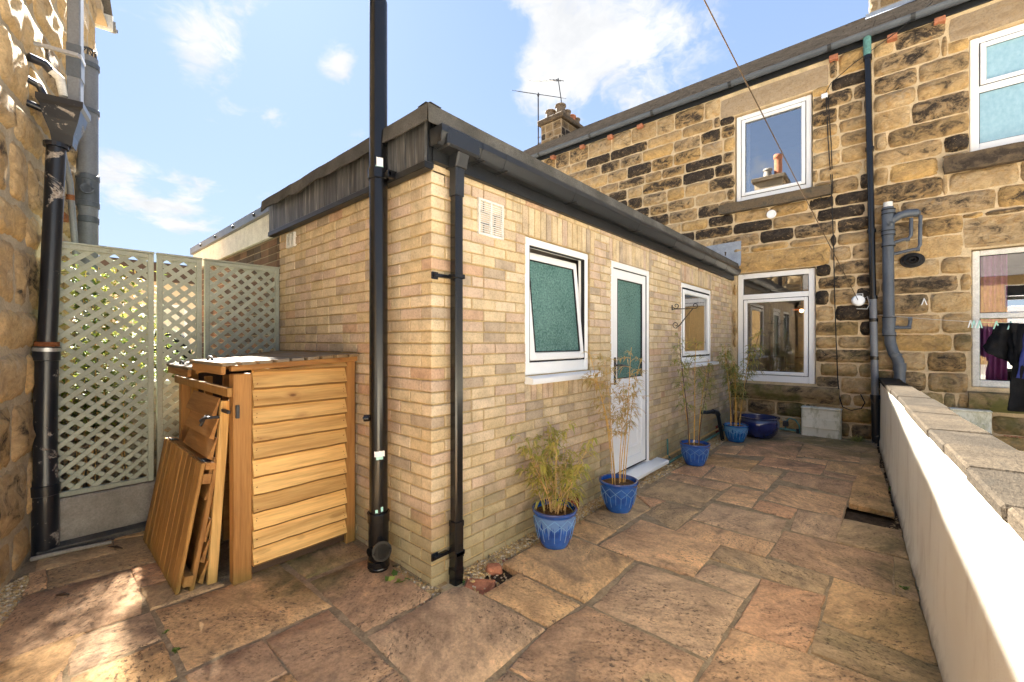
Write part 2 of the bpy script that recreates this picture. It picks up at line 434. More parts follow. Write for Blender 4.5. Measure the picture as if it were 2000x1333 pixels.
def glaze_mat(name, deep, mid, pale, amt):
    t, b = mat(name, .12, .6)
    O = t.obj(); x, y, z = t.sep(O)[0:3]
    a = t.m('ARCTAN2', y, x)
    dr = t.noise(t.comb(t.m('MULTIPLY', a, 6.0), 0, 0), 1.3, 2, .5)
    edge = t.m('SUBTRACT', z, t.m('MULTIPLY_ADD', dr, -.30, .30))
    m1 = t.m('MULTIPLY', t.step(edge, -.012, .012), t.step(z, .235, .222))
    n = t.noise(O, 14, 5, .6)
    c = t.mix(t.step(n, .35, .7), deep, mid)
    c = t.mix(t.m('MULTIPLY', m1, amt), c, pale)
    rim = t.step(z, .247, .256)
    c = t.mix(t.m('MULTIPLY', rim, .5), c, (.06, .08, .16))
    t.put(b.inputs['Base Color'], c)
    b.inputs['Coat Weight'].default_value = .6; b.inputs['Coat Roughness'].default_value = .08
    t.put(b.inputs['Normal'], t.bump(t.noise(O, 40, 3, .5), .06, .003))
glaze_mat('blue_glaze', (.008, .055, .28), (.016, .11, .46), (.20, .36, .60), .55)
glaze_mat('blue_glaze_plain', (.008, .06, .30), (.016, .12, .48), (.06, .18, .46), .3)
glaze_mat('turquoise_glaze', (.006, .08, .30), (.014, .16, .45), (.12, .36, .62), .6)
glaze_mat('navy_glaze', (.006, .012, .075), (.008, .02, .13), (.01, .03, .16), .3)
simple('glaze_line', (.16, .34, .60), .2, .5, .1, 20, .05)
simple('compost', (.17, .095, .045), 1, .05, .5, 40, 1, .01)

def leaf_mat(name, stops, trans=.35):
    t, b = mat(name, .55, .25)
    c = t.ramp(t.attr('tint'), stops)
    t.put(b.inputs['Base Color'], c)
    tr = t.new('ShaderNodeBsdfTranslucent'); t.put(tr.inputs[0], c)
    mx = t.new('ShaderNodeMixShader'); mx.inputs[0].default_value = trans
    t.l.new(b.outputs[0], mx.inputs[1]); t.l.new(tr.outputs[0], mx.inputs[2])
    t.l.new(mx.outputs[0], t.n['Material Output'].inputs[0])
leaf_mat('bamboo_leaf', [(0, (.58, .47, .11)), (.35, (.50, .45, .10)), (.6, (.34, .36, .07)), (.85, (.62, .48, .19)), (1, (.26, .30, .06))])
leaf_mat('straw_leaf', [(0, (.60, .42, .16)), (.4, (.52, .34, .11)), (.7, (.46, .38, .12)), (1, (.64, .49, .24))])
leaf_mat('mixed_leaf', [(0, (.52, .39, .13)), (.4, (.34, .36, .10)), (.7, (.20, .26, .07)), (1, (.54, .43, .18))])
leaf_mat('green_leaf', [(0, (.10, .17, .035)), (.5, (.20, .28, .06)), (1, (.36, .40, .09))])
leaf_mat('shrub_leaf', [(0, (.06, .10, .022)), (.4, (.12, .18, .035)), (.75, (.26, .27, .05)), (1, (.32, .29, .09))])
leaf_mat('dead_leaf', [(0, (.20, .11, .05)), (.5, (.36, .24, .11)), (1, (.48, .36, .20))], .2)
simple('cane_gold', (.66, .38, .08), .5, .3, .25, 10, .1)
simple('cane_straw', (.62, .40, .16), .6, .3, .25, 10, .1)
simple('cane_dark', (.10, .05, .035), .5, .3, .25, 10, .1)

def gravel_mat():
    t, b = mat('pebble', .8, .2)
    c = t.ramp(t.attr('tint'), [(0, (.62, .42, .17)), (.2, (.70, .55, .32)), (.4, (.48, .29, .11)), (.55, (.78, .68, .50)), (.7, (.42, .30, .18)), (.85, (.72, .51, .22)), (1, (.56, .34, .12))])
    c = t.mix(.5, c, t.ramp(t.noise(t.pos(), 120, 3, .6), [(.3, .7), (.7, 1.2)]), 'MULTIPLY')
    t.put(b.inputs['Base Color'], c)
gravel_mat()

def glass_mat(name, base):
    m = bpy.data.materials.new(name); m.use_nodes = True; M[name] = m
    t = NT(m.node_tree); t.n.clear()
    tr = t.new('ShaderNodeBsdfTransparent'); tr.inputs[0].default_value = (.86, .89, .88, 1)
    gl = t.new('ShaderNodeBsdfGlossy'); gl.inputs[0].default_value = (1, 1, 1, 1); gl.inputs['Roughness'].default_value = .0
    fr = t.new('ShaderNodeFresnel'); fr.inputs[0].default_value = 1.55
    t.put(fr.inputs['Normal'], t.bump(t.noise(t.pos(), 1.6, 2, .4), .02, .05))
    t.put(gl.inputs['Normal'], t.bump(t.noise(t.pos(), 1.6, 2, .4), .012, .05))
    f = t.m('MULTIPLY_ADD', fr.outputs[0], 1.9, base, clamp=True)
    mx = t.new('ShaderNodeMixShader'); t.l.new(f, mx.inputs[0]); t.l.new(tr.outputs[0], mx.inputs[1]); t.l.new(gl.outputs[0], mx.inputs[2])
    o = t.new('ShaderNodeOutputMaterial'); t.l.new(mx.outputs[0], o.inputs[0])
glass_mat('clear_glass', .10)
glass_mat('sky_glass', .34)

def obscure(name, lo, hi, rough, sx, sz, bs):
    t, b = mat(name, rough, .5)
    P = t.pos()
    r = t.voro(t.mul(P, sx, sx, sz), 1.0); n = t.noise(t.mul(P, sx, sx, sz * .6), .8, 3, .6)
    big = t.noise(P, 2.3, 3, .5)
    c = t.ramp(t.m('ADD', t.m('MULTIPLY', n, .75), t.m('MULTIPLY', big, .3)), [(.3, lo), (.7, hi)])
    t.put(b.inputs['Base Color'], c)
    t.put(b.inputs['Normal'], t.bump(t.m('ADD', r, n), bs, .006))
obscure('green_obscure_glass', (.025, .085, .075), (.17, .33, .285), .15, 70, 150, .8)
obscure('blue_frosted_glass', (.24, .42, .50), (.36, .54, .61), .3, 30, 30, .3)

def emis(name, c, s):
    t, b = mat(name)
    b.inputs['Emission Color'].default_value = c + (1,); b.inputs['Emission Strength'].default_value = s
emis('bulb_glow', (1, .55, .2), 3)

# ------------------------------------------------------------------ mesh helpers
ORG = {}
SEPARATE = {'socket', 'collar', 'bracket', 'gutter_bracket', 'bolt', 'lining', 'elbow', 'waste_pipe', 'waste_inlet', 'tube', 'stay', 'clamp', 'step_brick', 'green_tape', 'pale_label', 'cable', 'bearer', 'pipe', 'strap', 'green_pipe', 'branch', 'lower_pipe'}
class MB:
    def __init__(s): s.v = []; s.f = []; s.t = []; s.e = []
    def add(s, vs, fs, tint=0.0, edge=None):
        o = len(s.v); s.v += [tuple(p) for p in vs]
        s.f += [tuple(i + o for i in q) for q in fs]; s.t += [tint] * len(fs)
        s.e += (edge if edge else [0.0] * len(vs))
    def islands(s):
        par = list(range(len(s.v)))
        def find(a):
            while par[a] != a: par[a] = par[par[a]]; a = par[a]
            return a
        for f in s.f:
            r = find(f[0])
            for i in f[1:]: par[find(i)] = r
        g = {}
        for k, f in enumerate(s.f): g.setdefault(find(f[0]), []).append(k)
        return list(g.values())
    def build(s, name, m, parent=None, smooth=0, kind=None):
        if name in SEPARATE:
            isl = s.islands()
            if len(isl) > 1:                       # each loose piece becomes a part of its own
                first = None
                for fl in isl:
                    q = MB(); ids = sorted({i for k in fl for i in s.f[k]}); mp = {a: b for b, a in enumerate(ids)}
                    q.add([s.v[i] for i in ids], [tuple(mp[i] for i in s.f[k]) for k in fl], s.t[fl[0]], [s.e[i] for i in ids])
                    o = q.build(name, m, parent, smooth, kind); first = first or o
                return first
        o = Vector(ORG[parent.name]) if parent else Vector((0, 0, 0))
        me = bpy.data.meshes.new(name)
        me.from_pydata([(a - o.x, b - o.y, c - o.z) for a, b, c in s.v], [], s.f)
        a = me.attributes.new('tint', 'FLOAT', 'FACE'); a.data.foreach_set('value', s.t)
        if any(s.e):
            a = me.attributes.new('edge', 'FLOAT', 'POINT'); a.data.foreach_set('value', s.e)
        me.materials.append(M[m])
        if smooth:
            me.polygons.foreach_set('use_smooth', [True] * len(s.f))
            me.set_sharp_from_angle(angle=math.radians(smooth))
        ob = bpy.data.objects.new(name, me); col.objects.link(ob)
        if parent: ob.parent = parent
        ORG[ob.name] = tuple(o)
        if kind: ob['kind'] = kind
        return ob
    # chamfered box given three axis ranges mapped through P
    def box(s, P, a0, a1, b0, b1, c0, c1, bev=.003, tint=0.0, jit=0):
        bev = min(bev, (a1 - a0) * .3, (b1 - b0) * .3, (c1 - c0) * .3)
        vs = []; idx = {}
        A = (a0, a1); B = (b0, b1); C = (c0, c1)
        for i in (0, 1):
            for j in (0, 1):
                for k in (0, 1):
                    sa, sb, sc_ = (1 - 2 * i) * bev, (1 - 2 * j) * bev, (1 - 2 * k) * bev
                    ja, jb, jc = [(rnd.uniform(-jit, jit) if jit else 0) for _ in range(3)]
                    for ax in range(3):
                        p = [A[i] + ja + (0 if ax == 0 else sa), B[j] + jb + (0 if ax == 1 else sb), C[k] + jc + (0 if ax == 2 else sc_)]
                        idx[i, j, k, ax] = len(vs); vs.append(P(*p))
        fs = []
        def q(*k): fs.append([idx[x] for x in k])
        for i in (0, 1):
            r = [(i, 0, 0, 0), (i, 1, 0, 0), (i, 1, 1, 0), (i, 0, 1, 0)]; q(*(r if i else r[::-1]))
            r = [(0, i, 0, 1), (0, i, 1, 1), (1, i, 1, 1), (1, i, 0, 1)]; q(*(r if i else r[::-1]))
            r = [(0, 0, i, 2), (1, 0, i, 2), (1, 1, i, 2), (0, 1, i, 2)]; q(*(r if i else r[::-1]))
        for i in (0, 1):
            for j in (0, 1):
                r = [(i, j, 0, 0), (i, j, 1, 0), (i, j, 1, 1), (i, j, 0, 1)]; q(*(r if (i == j) else r[::-1]))
                r = [(i, 0, j, 0), (i, 1, j, 0), (i, 1, j, 2), (i, 0, j, 2)]; q(*(r[::-1] if (i == j) else r))
                r = [(0, i, j, 1), (1, i, j, 1), (1, i, j, 2), (0, i, j, 2)]; q(*(r if (i == j) else r[::-1]))
                for k in (0, 1):
                    r = [(i, j, k, 0), (i, j, k, 1), (i, j, k, 2)]; q(*(r if (i + j + k) % 2 else r[::-1]))
        s.add(vs, fs, tint)
    def tube(s, pts, r, n=10, caps=True, tint=0.0):
        pts = [Vector(p) for p in pts]
        rs = r if isinstance(r, (list, tuple)) else [r] * len(pts)
        vs = []; fs = []; up = None
        for i, p in enumerate(pts):
            a = pts[max(i - 1, 0)]; b = pts[min(i + 1, len(pts) - 1)]
            t = (b - a).normalized() if (b - a).length > 1e-9 else Vector((0, 0, 1))
            if up is None: up = Vector((1, 0, 0)) if abs(t.x) < .8 else Vector((0, 1, 0))
            x = (up - t * up.dot(t)).normalized(); y = t.cross(x); up = x
            for k in range(n):
                g = 2 * math.pi * k / n
                vs.append(p + (x * math.cos(g) + y * math.sin(g)) * rs[i])
        for i in range(len(pts) - 1):
            for k in range(n):
                k2 = (k + 1) % n
                fs.append((i * n + k, i * n + k2, (i + 1) * n + k2, (i + 1) * n + k))
        if caps:
            fs.append(tuple(range(n))[::-1]); fs.append(tuple(range((len(pts) - 1) * n, len(pts) * n)))
        s.add(vs, fs, tint)
    def lathe(s, c, prof, n=28, caps=(False, False)):
        vs = []; fs = []
        for r, z in prof:
            for k in range(n):
                g = 2 * math.pi * k / n; vs.append((c[0] + r * math.cos(g), c[1] + r * math.sin(g), c[2] + z))
        for i in range(len(prof) - 1):
            for k in range(n):
                k2 = (k + 1) % n; fs.append((i * n + k, i * n + k2, (i + 1) * n + k2, (i + 1) * n + k))
        if caps[0]: fs.append(tuple(range(n))[::-1])
        if caps[1]: fs.append(tuple(range((len(prof) - 1) * n, len(prof) * n)))
        s.add(vs, fs)
    def sweep(s, prof, P0, P1, side, cap=True):
        """profile [(a,b)] with a along side vector, b up, swept from P0 to P1"""
        P0, P1, side = Vector(P0), Vector(P1), Vector(side); n = len(prof); vs = []
        for p in (P0, P1):
            for a, b in prof: vs.append(p + side * a + Vector((0, 0, b)))
        fs = [(k, (k + 1) % n, n + (k + 1) % n, n + k) for k in range(n)]
        if cap: fs += [tuple(range(n))[::-1], tuple(range(n, 2 * n))]
        s.add(vs, fs)

def W(x, y, z): return (x, y, z)

def thing(name, label, cat, loc, group=None, kind=None):
    o = bpy.data.objects.new(name, None); col.objects.link(o); o.location = loc; o.empty_display_size = .1
    o['label'] = label; o['category'] = cat
    if group: o['group'] = group
    if kind: o['kind'] = kind
    ORG[o.name] = tuple(loc)
    return o
def tag(o, label, cat, group=None, kind=None):
    o['label'] = label; o['category'] = cat
    if group: o['group'] = group
    if kind: o['kind'] = kind
    return o
def structure(o, label=None):
    o['kind'] = 'structure'
    return o
def centre(o):
    """move a single-mesh thing's origin to its base"""
    me = o.data; n = len(me.vertices); xs = [v.co for v in me.vertices]
    c = Vector((sum(p.x for p in xs) / n, sum(p.y for p in xs) / n, min(p.z for p in xs)))
    me.transform(Matrix.Translation(-c)); o.location = c; ORG[o.name] = tuple(c)
    return o

class Face:
    """vertical wall plane: u to the right seen from outside, w up, d outward"""
    def __init__(s, o, n):
        s.o = Vector(o); s.n = Vector(n).normalized(); s.r = Vector((0, 0, 1)).cross(s.n)
    def __call__(s, u, w, d): return s.o + s.r * u + Vector((0, 0, w)) + s.n * d
XE, YB, YC = -2.071, 8.22, 1.606
FA = Face((XE, 0, 0), (1, 0, 0)); FB = Face((0, YB, 0), (0, -1, 0)); FC = Face((0, YC, 0), (0, -1, 0))
FL = Face((-4.474, .0125, 0), (.239, .971, 0))

def shown(p, size):
    """rough share of the picture a piece takes; 0 when out of frame"""
    v = Vector(p) - cam.location; f = v.dot(FW)
    if f < .3: return 0
    u = v.dot(RT) / f * FPX; w = v.z / f * FPX
    if abs(u) > 1040 or abs(w) > 700: return 0
    return size / (f * f)

def panel(mb, F, u0, u1, w0, w1, holes, d, tint=0.0):
    us = sorted({u0, u1, *[min(max(x, u0), u1) for h in holes for x in h[:2]]})
    ws = sorted({w0, w1, *[min(max(x, w0), w1) for h in holes for x in h[2:]]})
    for a, b in zip(us, us[1:]):
        for c, e in zip(ws, ws[1:]):
            m, k = (a + b) / 2, (c + e) / 2
            if any(h[0] < m < h[1] and h[2] < k < h[3] for h in holes): continue
            mb.add([F(a, c, d), F(b, c, d), F(b, e, d), F(a, e, d)], [(0, 1, 2, 3)], tint)
def reveal(mb, F, u0, u1, w0, w1, d0, d1):
    for a, b in (((u0, w0), (u0, w1)), ((u0, w1), (u1, w1)), ((u1, w1), (u1, w0)), ((u1, w0), (u0, w0))):
        mb.add([F(*a, d0), F(*b, d0), F(*b, d1), F(*a, d1)], [(0, 1, 2, 3)])

def subtract(r, holes, mn=.03):
    """rectangle minus holes -> list of rectangles"""
    out = [r]
    for h in holes:
        nx = []
        for a, b, c, e in out:
            if h[1] <= a or h[0] >= b or h[3] <= c or h[2] >= e: nx.append((a, b, c, e)); continue
            if h[0] > a: nx.append((a, h[0], c, e))
            if h[1] < b: nx.append((h[1], b, c, e))
            lo, hi = max(a, h[0]), min(b, h[1])
            if h[2] > c: nx.append((lo, hi, c, h[2]))
            if h[3] < e: nx.append((lo, hi, h[3], e))
        out = nx
    return [q for q in out if q[1] - q[0] > mn and q[3] - q[2] > mn]

# one brick: front with chamfered arris and four short returns; origin at its lower left front
def brick_geo(w, h, rg, dep=.03):
    j = lambda a: rg.uniform(-a, a)
    b = .004
    A = [(0 + j(.002), 0 + j(.0015)), (w + j(.002), 0 + j(.0015)), (w + j(.002), h + j(.0015)), (0 + j(.002), h + j(.0015))]
    c = [(b, b), (w - b, b), (w - b, h - b), (b, h - b)]
    fr = j(.0025)
    vs = [(x, y, -dep) for x, y in A] + [(x, y, fr - .004) for x, y in A] + [(x + j(.002), y + j(.002), fr + j(.001)) for x, y in c]
    fs = [(8, 9, 10, 11)]
    for k in range(4):
        k2 = (k + 1) % 4
        fs += [(4 + k, 4 + k2, 8 + k2, 8 + k), (k, k2, 4 + k2, 4 + k)]
    return vs, fs

def lay_bricks(F, items, m, wall, limit=300, uniq='brick'):
    """items: (u, w, width, height); the ones that show largest become objects, the rest one mesh"""
    rg = random.Random(3)
    pool = {}
    def geo(w, h):
        k = (round(w, 3), round(h, 3))
        L = pool.setdefault(k, [])
        if len(L) < 6:
            L.append([brick_geo(w, h, rg), None])
            return L[-1]
        return rg.choice(L)
    order = sorted(items, key=lambda q: -shown(F(q[0] + q[2] / 2, q[1] + q[3] / 2, 0), q[2] * q[3]))
    rot = Matrix((F.r, Vector((0, 0, 1)), F.n)).transposed().to_4x4()
    o = Vector(ORG[wall.name]); rest = MB()
    for i, (u, w, bw, bh) in enumerate(order):
        g = geo(bw, bh); p = F(u, w, 0)
        if i < limit:
            if g[1] is None:
                me = bpy.data.meshes.new(uniq); me.from_pydata(g[0][0], [], g[0][1])
                me.materials.append(M[m]); g[1] = me
            ob = bpy.data.objects.new(uniq, g[1]); col.objects.link(ob); ob.parent = wall
            ob.matrix_local = Matrix.Translation(p - o) @ rot
        else:
            rest.add([p + F.r * x + Vector((0, 0, y)) + F.n * z for x, y, z in g[0][0]], g[0][1], rg.random())
    if rest.v: rest.build(uniq + 'work', m, wall, 0, 'stuff')

def bond(F, u0, u1, z0, rows, holes, starts=None):
    """stretcher bond courses cut round the holes -> items"""
    out = []
    for k in range(rows):
        w = z0 + .075 * k
        u = u0
        if starts is not None: u = starts[k % 2]
        elif k % 2: u -= .1125
        first = True
        while u < u1:
            L = .215 if rnd.random() > .10 else .1025
            for a, b, c, e in subtract((max(u, u0), min(u + L, u1), w, w + .065), holes, .02):
                if e - c > .02: out.append((a, c, b - a, e - c))
            u += L + .01
    return out

def stone_geo(F, u0, u1, w0, w1, seed, bulge=.03, res=.08, d0=-.02, rough=.012, mb=None, tint=0.0, jag=.006, maxn=9):
    w, h = u1 - u0, w1 - w0
    nx = max(3, min(maxn, int(w / res))); nz = max(2, min(maxn - 2, int(h / res)))
    rg = random.Random(seed)
    vs, ed = [], []
    ox, oz = rg.uniform(0, 90), rg.uniform(0, 90)
    tl, tt = rg.uniform(-.25, .25), rg.uniform(-.25, .25)
    for j in range(nz + 1):
        for i in range(nx + 1):
            a, b = i / nx, j / nz
            ea, eb = min(a, 1 - a) * w, min(b, 1 - b) * h
            e = min(1, min(ea, eb) / (.30 * min(w, h)))
            uu, ww = u0 + a * w, w0 + b * h
            if e == 0:
                uu += rg.uniform(-jag, jag) ; ww += rg.uniform(-jag, jag)
                ca = min(ea, w) + min(eb, h)
                if ca < 1e-6:
                    uu += (.5 - a) * 2 * .012; ww += (.5 - b) * 2 * .012
            nn = noise.noise((ox + uu * 7, oz + ww * 7, seed * .37)) + .5 * noise.noise((ox + uu * 17, oz + ww * 17, 3.1))
            dd = .004 + bulge * (1 - (1 - e) ** 2) * (1 + tl * (a - .5) * 2 + tt * (b - .5) * 2) + rough * nn * (.3 + .7 * e)
            vs.append(F(uu, ww, dd)); ed.append(e if e > 0 else .001)
    k = nx + 1
    fs = [(j * k + i, j * k + i + 1, (j + 1) * k + i + 1, (j + 1) * k + i) for j in range(nz) for i in range(nx)]
    rim = [i for i in range(k)] + [j * k + nx for j in range(1, nz + 1)] + [nz * k + i for i in range(nx - 1, -1, -1)] + [j * k for j in range(nz - 1, 0, -1)]
    n0 = len(vs)
    for i in rim:
        p = vs[i]; dd = (p - F.o).dot(F.n)
        vs.append(p - F.n * (dd - d0)); ed.append(.001)
    L = len(rim)
    for i in range(L):
        i2 = (i + 1) % L
        fs.append((rim[i2], rim[i], n0 + i, n0 + i2))
    (mb or MB()).add(vs, fs, tint, ed) if mb else None
    return vs, fs, ed

def lay_stones(F, rects, wall, matfn, limit=300, **kw):
    rg = random.Random(11)
    order = sorted(rects, key=lambda q: -shown(F((q[0] + q[1]) / 2, (q[2] + q[3]) / 2, 0), (q[1] - q[0]) * (q[3] - q[2])))
    rest = {}
    for i, q in enumerate(order):
        m = matfn(q)
        sd = rg.randrange(9999)
        k2 = dict(kw); k2['bulge'] = kw.get('bulge', .03) * rg.uniform(.6, 1.4)
        vs, fs, ed = stone_geo(F, *q, sd, **k2)
        if i < limit:
            mb = MB(); mb.add(vs, fs, 0.0, ed); mb.build('stone', m, wall, 70)
        else:
            rest.setdefault(m, MB()).add(vs, fs, rg.random(), ed)
    for m, mb in rest.items(): mb.build('stonework', m, wall, 70, 'stuff')

def courses(u0, u1, w0, w1, holes, hr, lr, gap, seed):
    rg = random.Random(seed); out = []
    w = w0
    while w < w1 - .08:
        h = rg.uniform(*hr)
        if w1 - (w + h) < .12: h = w1 - w
        u = u0 - rg.uniform(0, lr[0])
        while u < u1:
            L = rg.uniform(*lr) * (1.35 if rg.random() < .15 else 1)
            for q in subtract((max(u, u0) + gap / 2, min(u + L, u1) - gap / 2, w + gap / 2, w + h - gap / 2), holes, .05):
                out.append(q)
            u += L
        w += h
    return out

def frame(mb, F, u0, u1, w0, w1, t, d0, d1, bev=.006, bottom=None):
    bt = bottom or t
    mb.box(F, u0, u0 + t, w0, w1, d0, d1, bev); mb.box(F, u1 - t, u1, w0, w1, d0, d1, bev)
    mb.box(F, u0 + t, u1 - t, w1 - t, w1, d0, d1 - .0007, bev); mb.box(F, u0 + t, u1 - t, w0, w0 + bt, d0, d1 - .0007, bev)
def gasket(mb, F, u0, u1, w0, w1, d, t=.006):
    frame(mb, F, u0, u1, w0, w1, t, d - .004, d, .001)
def pane(F, u0, u1, w0, w1, d, m, parent, name='glass'):
    mb = MB(); mb.box(F, u0, u1, w0, w1, d - .004, d, .0005); return mb.build(name, m, parent)
def clear(F, u0, u1, w0, w1, d, parent, name='glass', m='clear_glass'):
    mb = MB(); mb.add([F(u0, w0, d), F(u1, w0, d), F(u1, w1, d), F(u0, w1, d)], [(0, 1, 2, 3)]); return mb.build(name, m, parent)

def ground(px, py, z=0.0):
    d = FPX * (CAM_H - z) / (py - 668); p = (FW + RT * ((px - 1000) / FPX)) * d
    return (p.x, p.y)

# ================================================================== ground and paving
mb = MB()
mb.add([(-400, -400, -.10), (400, -400, -.10), (400, 400, -.10), (-400, 400, -.10)], [(0, 1, 2, 3)])
structure(mb.build('ground', 'far_ground'))

SLABS = [  # corner points of every flag read off the ground
 [(105,1062),(214,1042),(224,1079),(69,1117),(82,1087)], [(219,1041),(288,1027),(325,1022),(330,1036),(223,1053)],
 [(96,1114),(227,1080),(224,1056),(350,1036),(380,1073),(300,1096),(97,1149)], [(61,1120),(88,1113),(89,1147),(47,1163)],
 [(47,1165),(99,1151),(250,1113),(271,1158),(275,1195),(0,1291),(-30,1300),(-15,1265),(0,1237)], [(258,1110),(355,1087),(380,1117),(274,1144)],
 [(277,1147),(385,1120),(440,1141),(298,1188)], [(-30,1306),(115,1254),(119,1310),(120,1420),(-60,1480)],
 [(129,1250),(294,1195),(312,1246),(137,1316)], [(137,1322),(318,1253),(343,1318),(250,1360),(140,1400)],
 [(306,1192),(440,1146),(530,1090),(645,1181),(366,1306)], [(540,1080),(668,1040),(700,1071),(716,1081),(600,1127)],
 [(607,1134),(722,1090),(742,1094),(760,1104),(842,1162),(712,1232)], [(522,1247),(640,1189),(770,1309),(655,1375),(605,1350)],
 [(366,1318),(511,1250),(559,1312),(430,1385),(385,1352)], [(532,1332),(563,1316),(592,1347),(560,1368)], [(740,1332),(773,1312),(797,1338),(762,1358)],
 [(722,1242),(885,1147),(908,1145),(946,1166),(1060,1228),(935,1330),(860,1388),(812,1333)], [(947,1159),(1014,1120),(1132,1180),(1069,1222)],
 [(984,1099),(1068,1052),(1100,1040),(1237,1094),(1142,1174),(1016,1116)], [(1245,1100),(1452,1168),(1382,1283),(1160,1182)],
 [(1075,1227),(1147,1185),(1372,1292),(1330,1345),(1200,1425),(997,1303)], [(965,1338),(993,1313),(1120,1378),(1080,1415)],
 [(1106,1036),(1138,1015),(1203,1036),(1164,1060)], [(1142,1011),(1178,989),(1245,972),(1267,993),(1204,1032)], [(1242,967),(1298,978),(1270,990),(1250,971)],
 [(1250,963),(1297,937),(1405,959),(1366,990)], [(1300,933),(1318,924),(1429,947),(1408,957)], [(1262,1001),(1299,981),(1366,995),(1318,1034)],
 [(1172,1064),(1252,1016),(1405,1063),(1352,1124),(1245,1091)], [(1320,1037),(1349,1017),(1512,1061),(1494,1086)], [(1354,1013),(1391,982),(1537,1013),(1517,1057)],
 [(1400,976),(1431,949),(1490,960),(1466,990)], [(1470,992),(1487,977),(1556,993),(1543,1012)], [(1491,974),(1523,948),(1655,972),(1644,1011)],
 [(1375,931),(1401,911),(1520,930),(1495,956)], [(1312,921),(1338,909),(1395,908),(1369,931)], [(1374,905),(1392,888),(1482,901),(1460,920)],
 [(1464,920),(1477,909),(1530,919),(1521,929)], [(1481,907),(1497,891),(1612,910),(1602,927)], [(1526,936),(1541,921),(1668,942),(1657,970)],
 [(1607,927),(1612,920),(1674,931),(1671,939)], [(1613,917),(1618,900),(1716,909),(1723,926),(1675,929)],
 [(1396,884),(1412,872),(1454,871),(1436,887)], [(1441,888),(1462,866),(1520,857),(1568,866),(1553,893)], [(1572,868),(1681,884),(1678,902),(1557,890)],
 [(1683,885),(1713,880),(1717,907),(1680,904)], [(1500,890),(1552,895),(1616,899),(1612,907)], [(1522,855),(1590,852),(1700,868),(1712,878),(1682,881),(1573,864)],
 [(1670,940),(1677,931),(1726,928),(1744,1008),(1660,989)], [(1632,1058),(1649,1014),(1757,1036),(1774,1090)], [(1546,1035),(1559,995),(1645,1012),(1630,1056)],
 [(1504,1084),(1533,1037),(1743,1087),(1741,1160)], [(1749,1089),(1775,1095),(1793,1172),(1751,1160)], [(1388,1089),(1408,1065),(1619,1126),(1606,1162)],
 [(1356,1125),(1385,1100),(1484,1130),(1454,1165)], [(1438,1224),(1490,1131),(1609,1163),(1576,1274)], [(1606,1211),(1629,1128),(1794,1175),(1829,1296)],
 [(1583,1271),(1602,1216),(1830,1300),(1850,1345),(1840,1372)], [(1378,1317),(1431,1228),(1576,1278),(1830,1374),(1780,1480),(1350,1362)],
]
EXTRA = [  # flags just outside the frame, in metres
 [(-1.15, 1.42), (-.55, 1.0), (-.2, 1.5), (-.78, 1.93)], [(-.5, .97), (.35, .4), (.5, 1.2), (-.15, 1.45)], [(-1.9, .55), (-1.2, .1), (-.65, .88), (-1.2, 1.30)],
 [(-1.15, .05), (-.3, -.5), (.3, .35), (-.6, .85)], [(-2.6, .02), (-1.9, -.42), (-1.3, .06), (-1.95, .5)], [(-3.3, .0), (-2.7, -.3), (-2.65, .05), (-3.1, .2)],
]
HOLES = [[(878,1139),(905,1147),(947,1160),(1017,1117),(984,1098),(1000,1076)], [(1643,1010),(1659,989),(1749,1011),(1760,1038)]]
polys = [[ground(*p) for p in q] for q in SLABS] + EXTRA
holes_w = [[ground(*p) for p in q] for q in HOLES]

def inside(x, y, poly):
    c = False; n = len(poly)
    for i in range(n):
        (x1, y1), (x2, y2) = poly[i], poly[(i + 1) % n]
        if (y1 > y) != (y2 > y) and x < (x2 - x1) * (y - y1) / (y2 - y1) + x1: c = not c
    return c
def seg_dist(x, y, poly):
    best = 9
    n = len(poly)
    for i in range(n):
        (x1, y1), (x2, y2) = poly[i], poly[(i + 1) % n]
        dx, dy = x2 - x1, y2 - y1; L = dx * dx + dy * dy or 1e-9
        t = max(0, min(1, ((x - x1) * dx + (y - y1) * dy) / L))
        best = min(best, math.hypot(x - x1 - t * dx, y - y1 - t * dy))
    return best

patio = bpy.data.objects.new('patio', None); col.objects.link(patio); patio['kind'] = 'structure'; ORG['patio'] = (0, 0, 0)

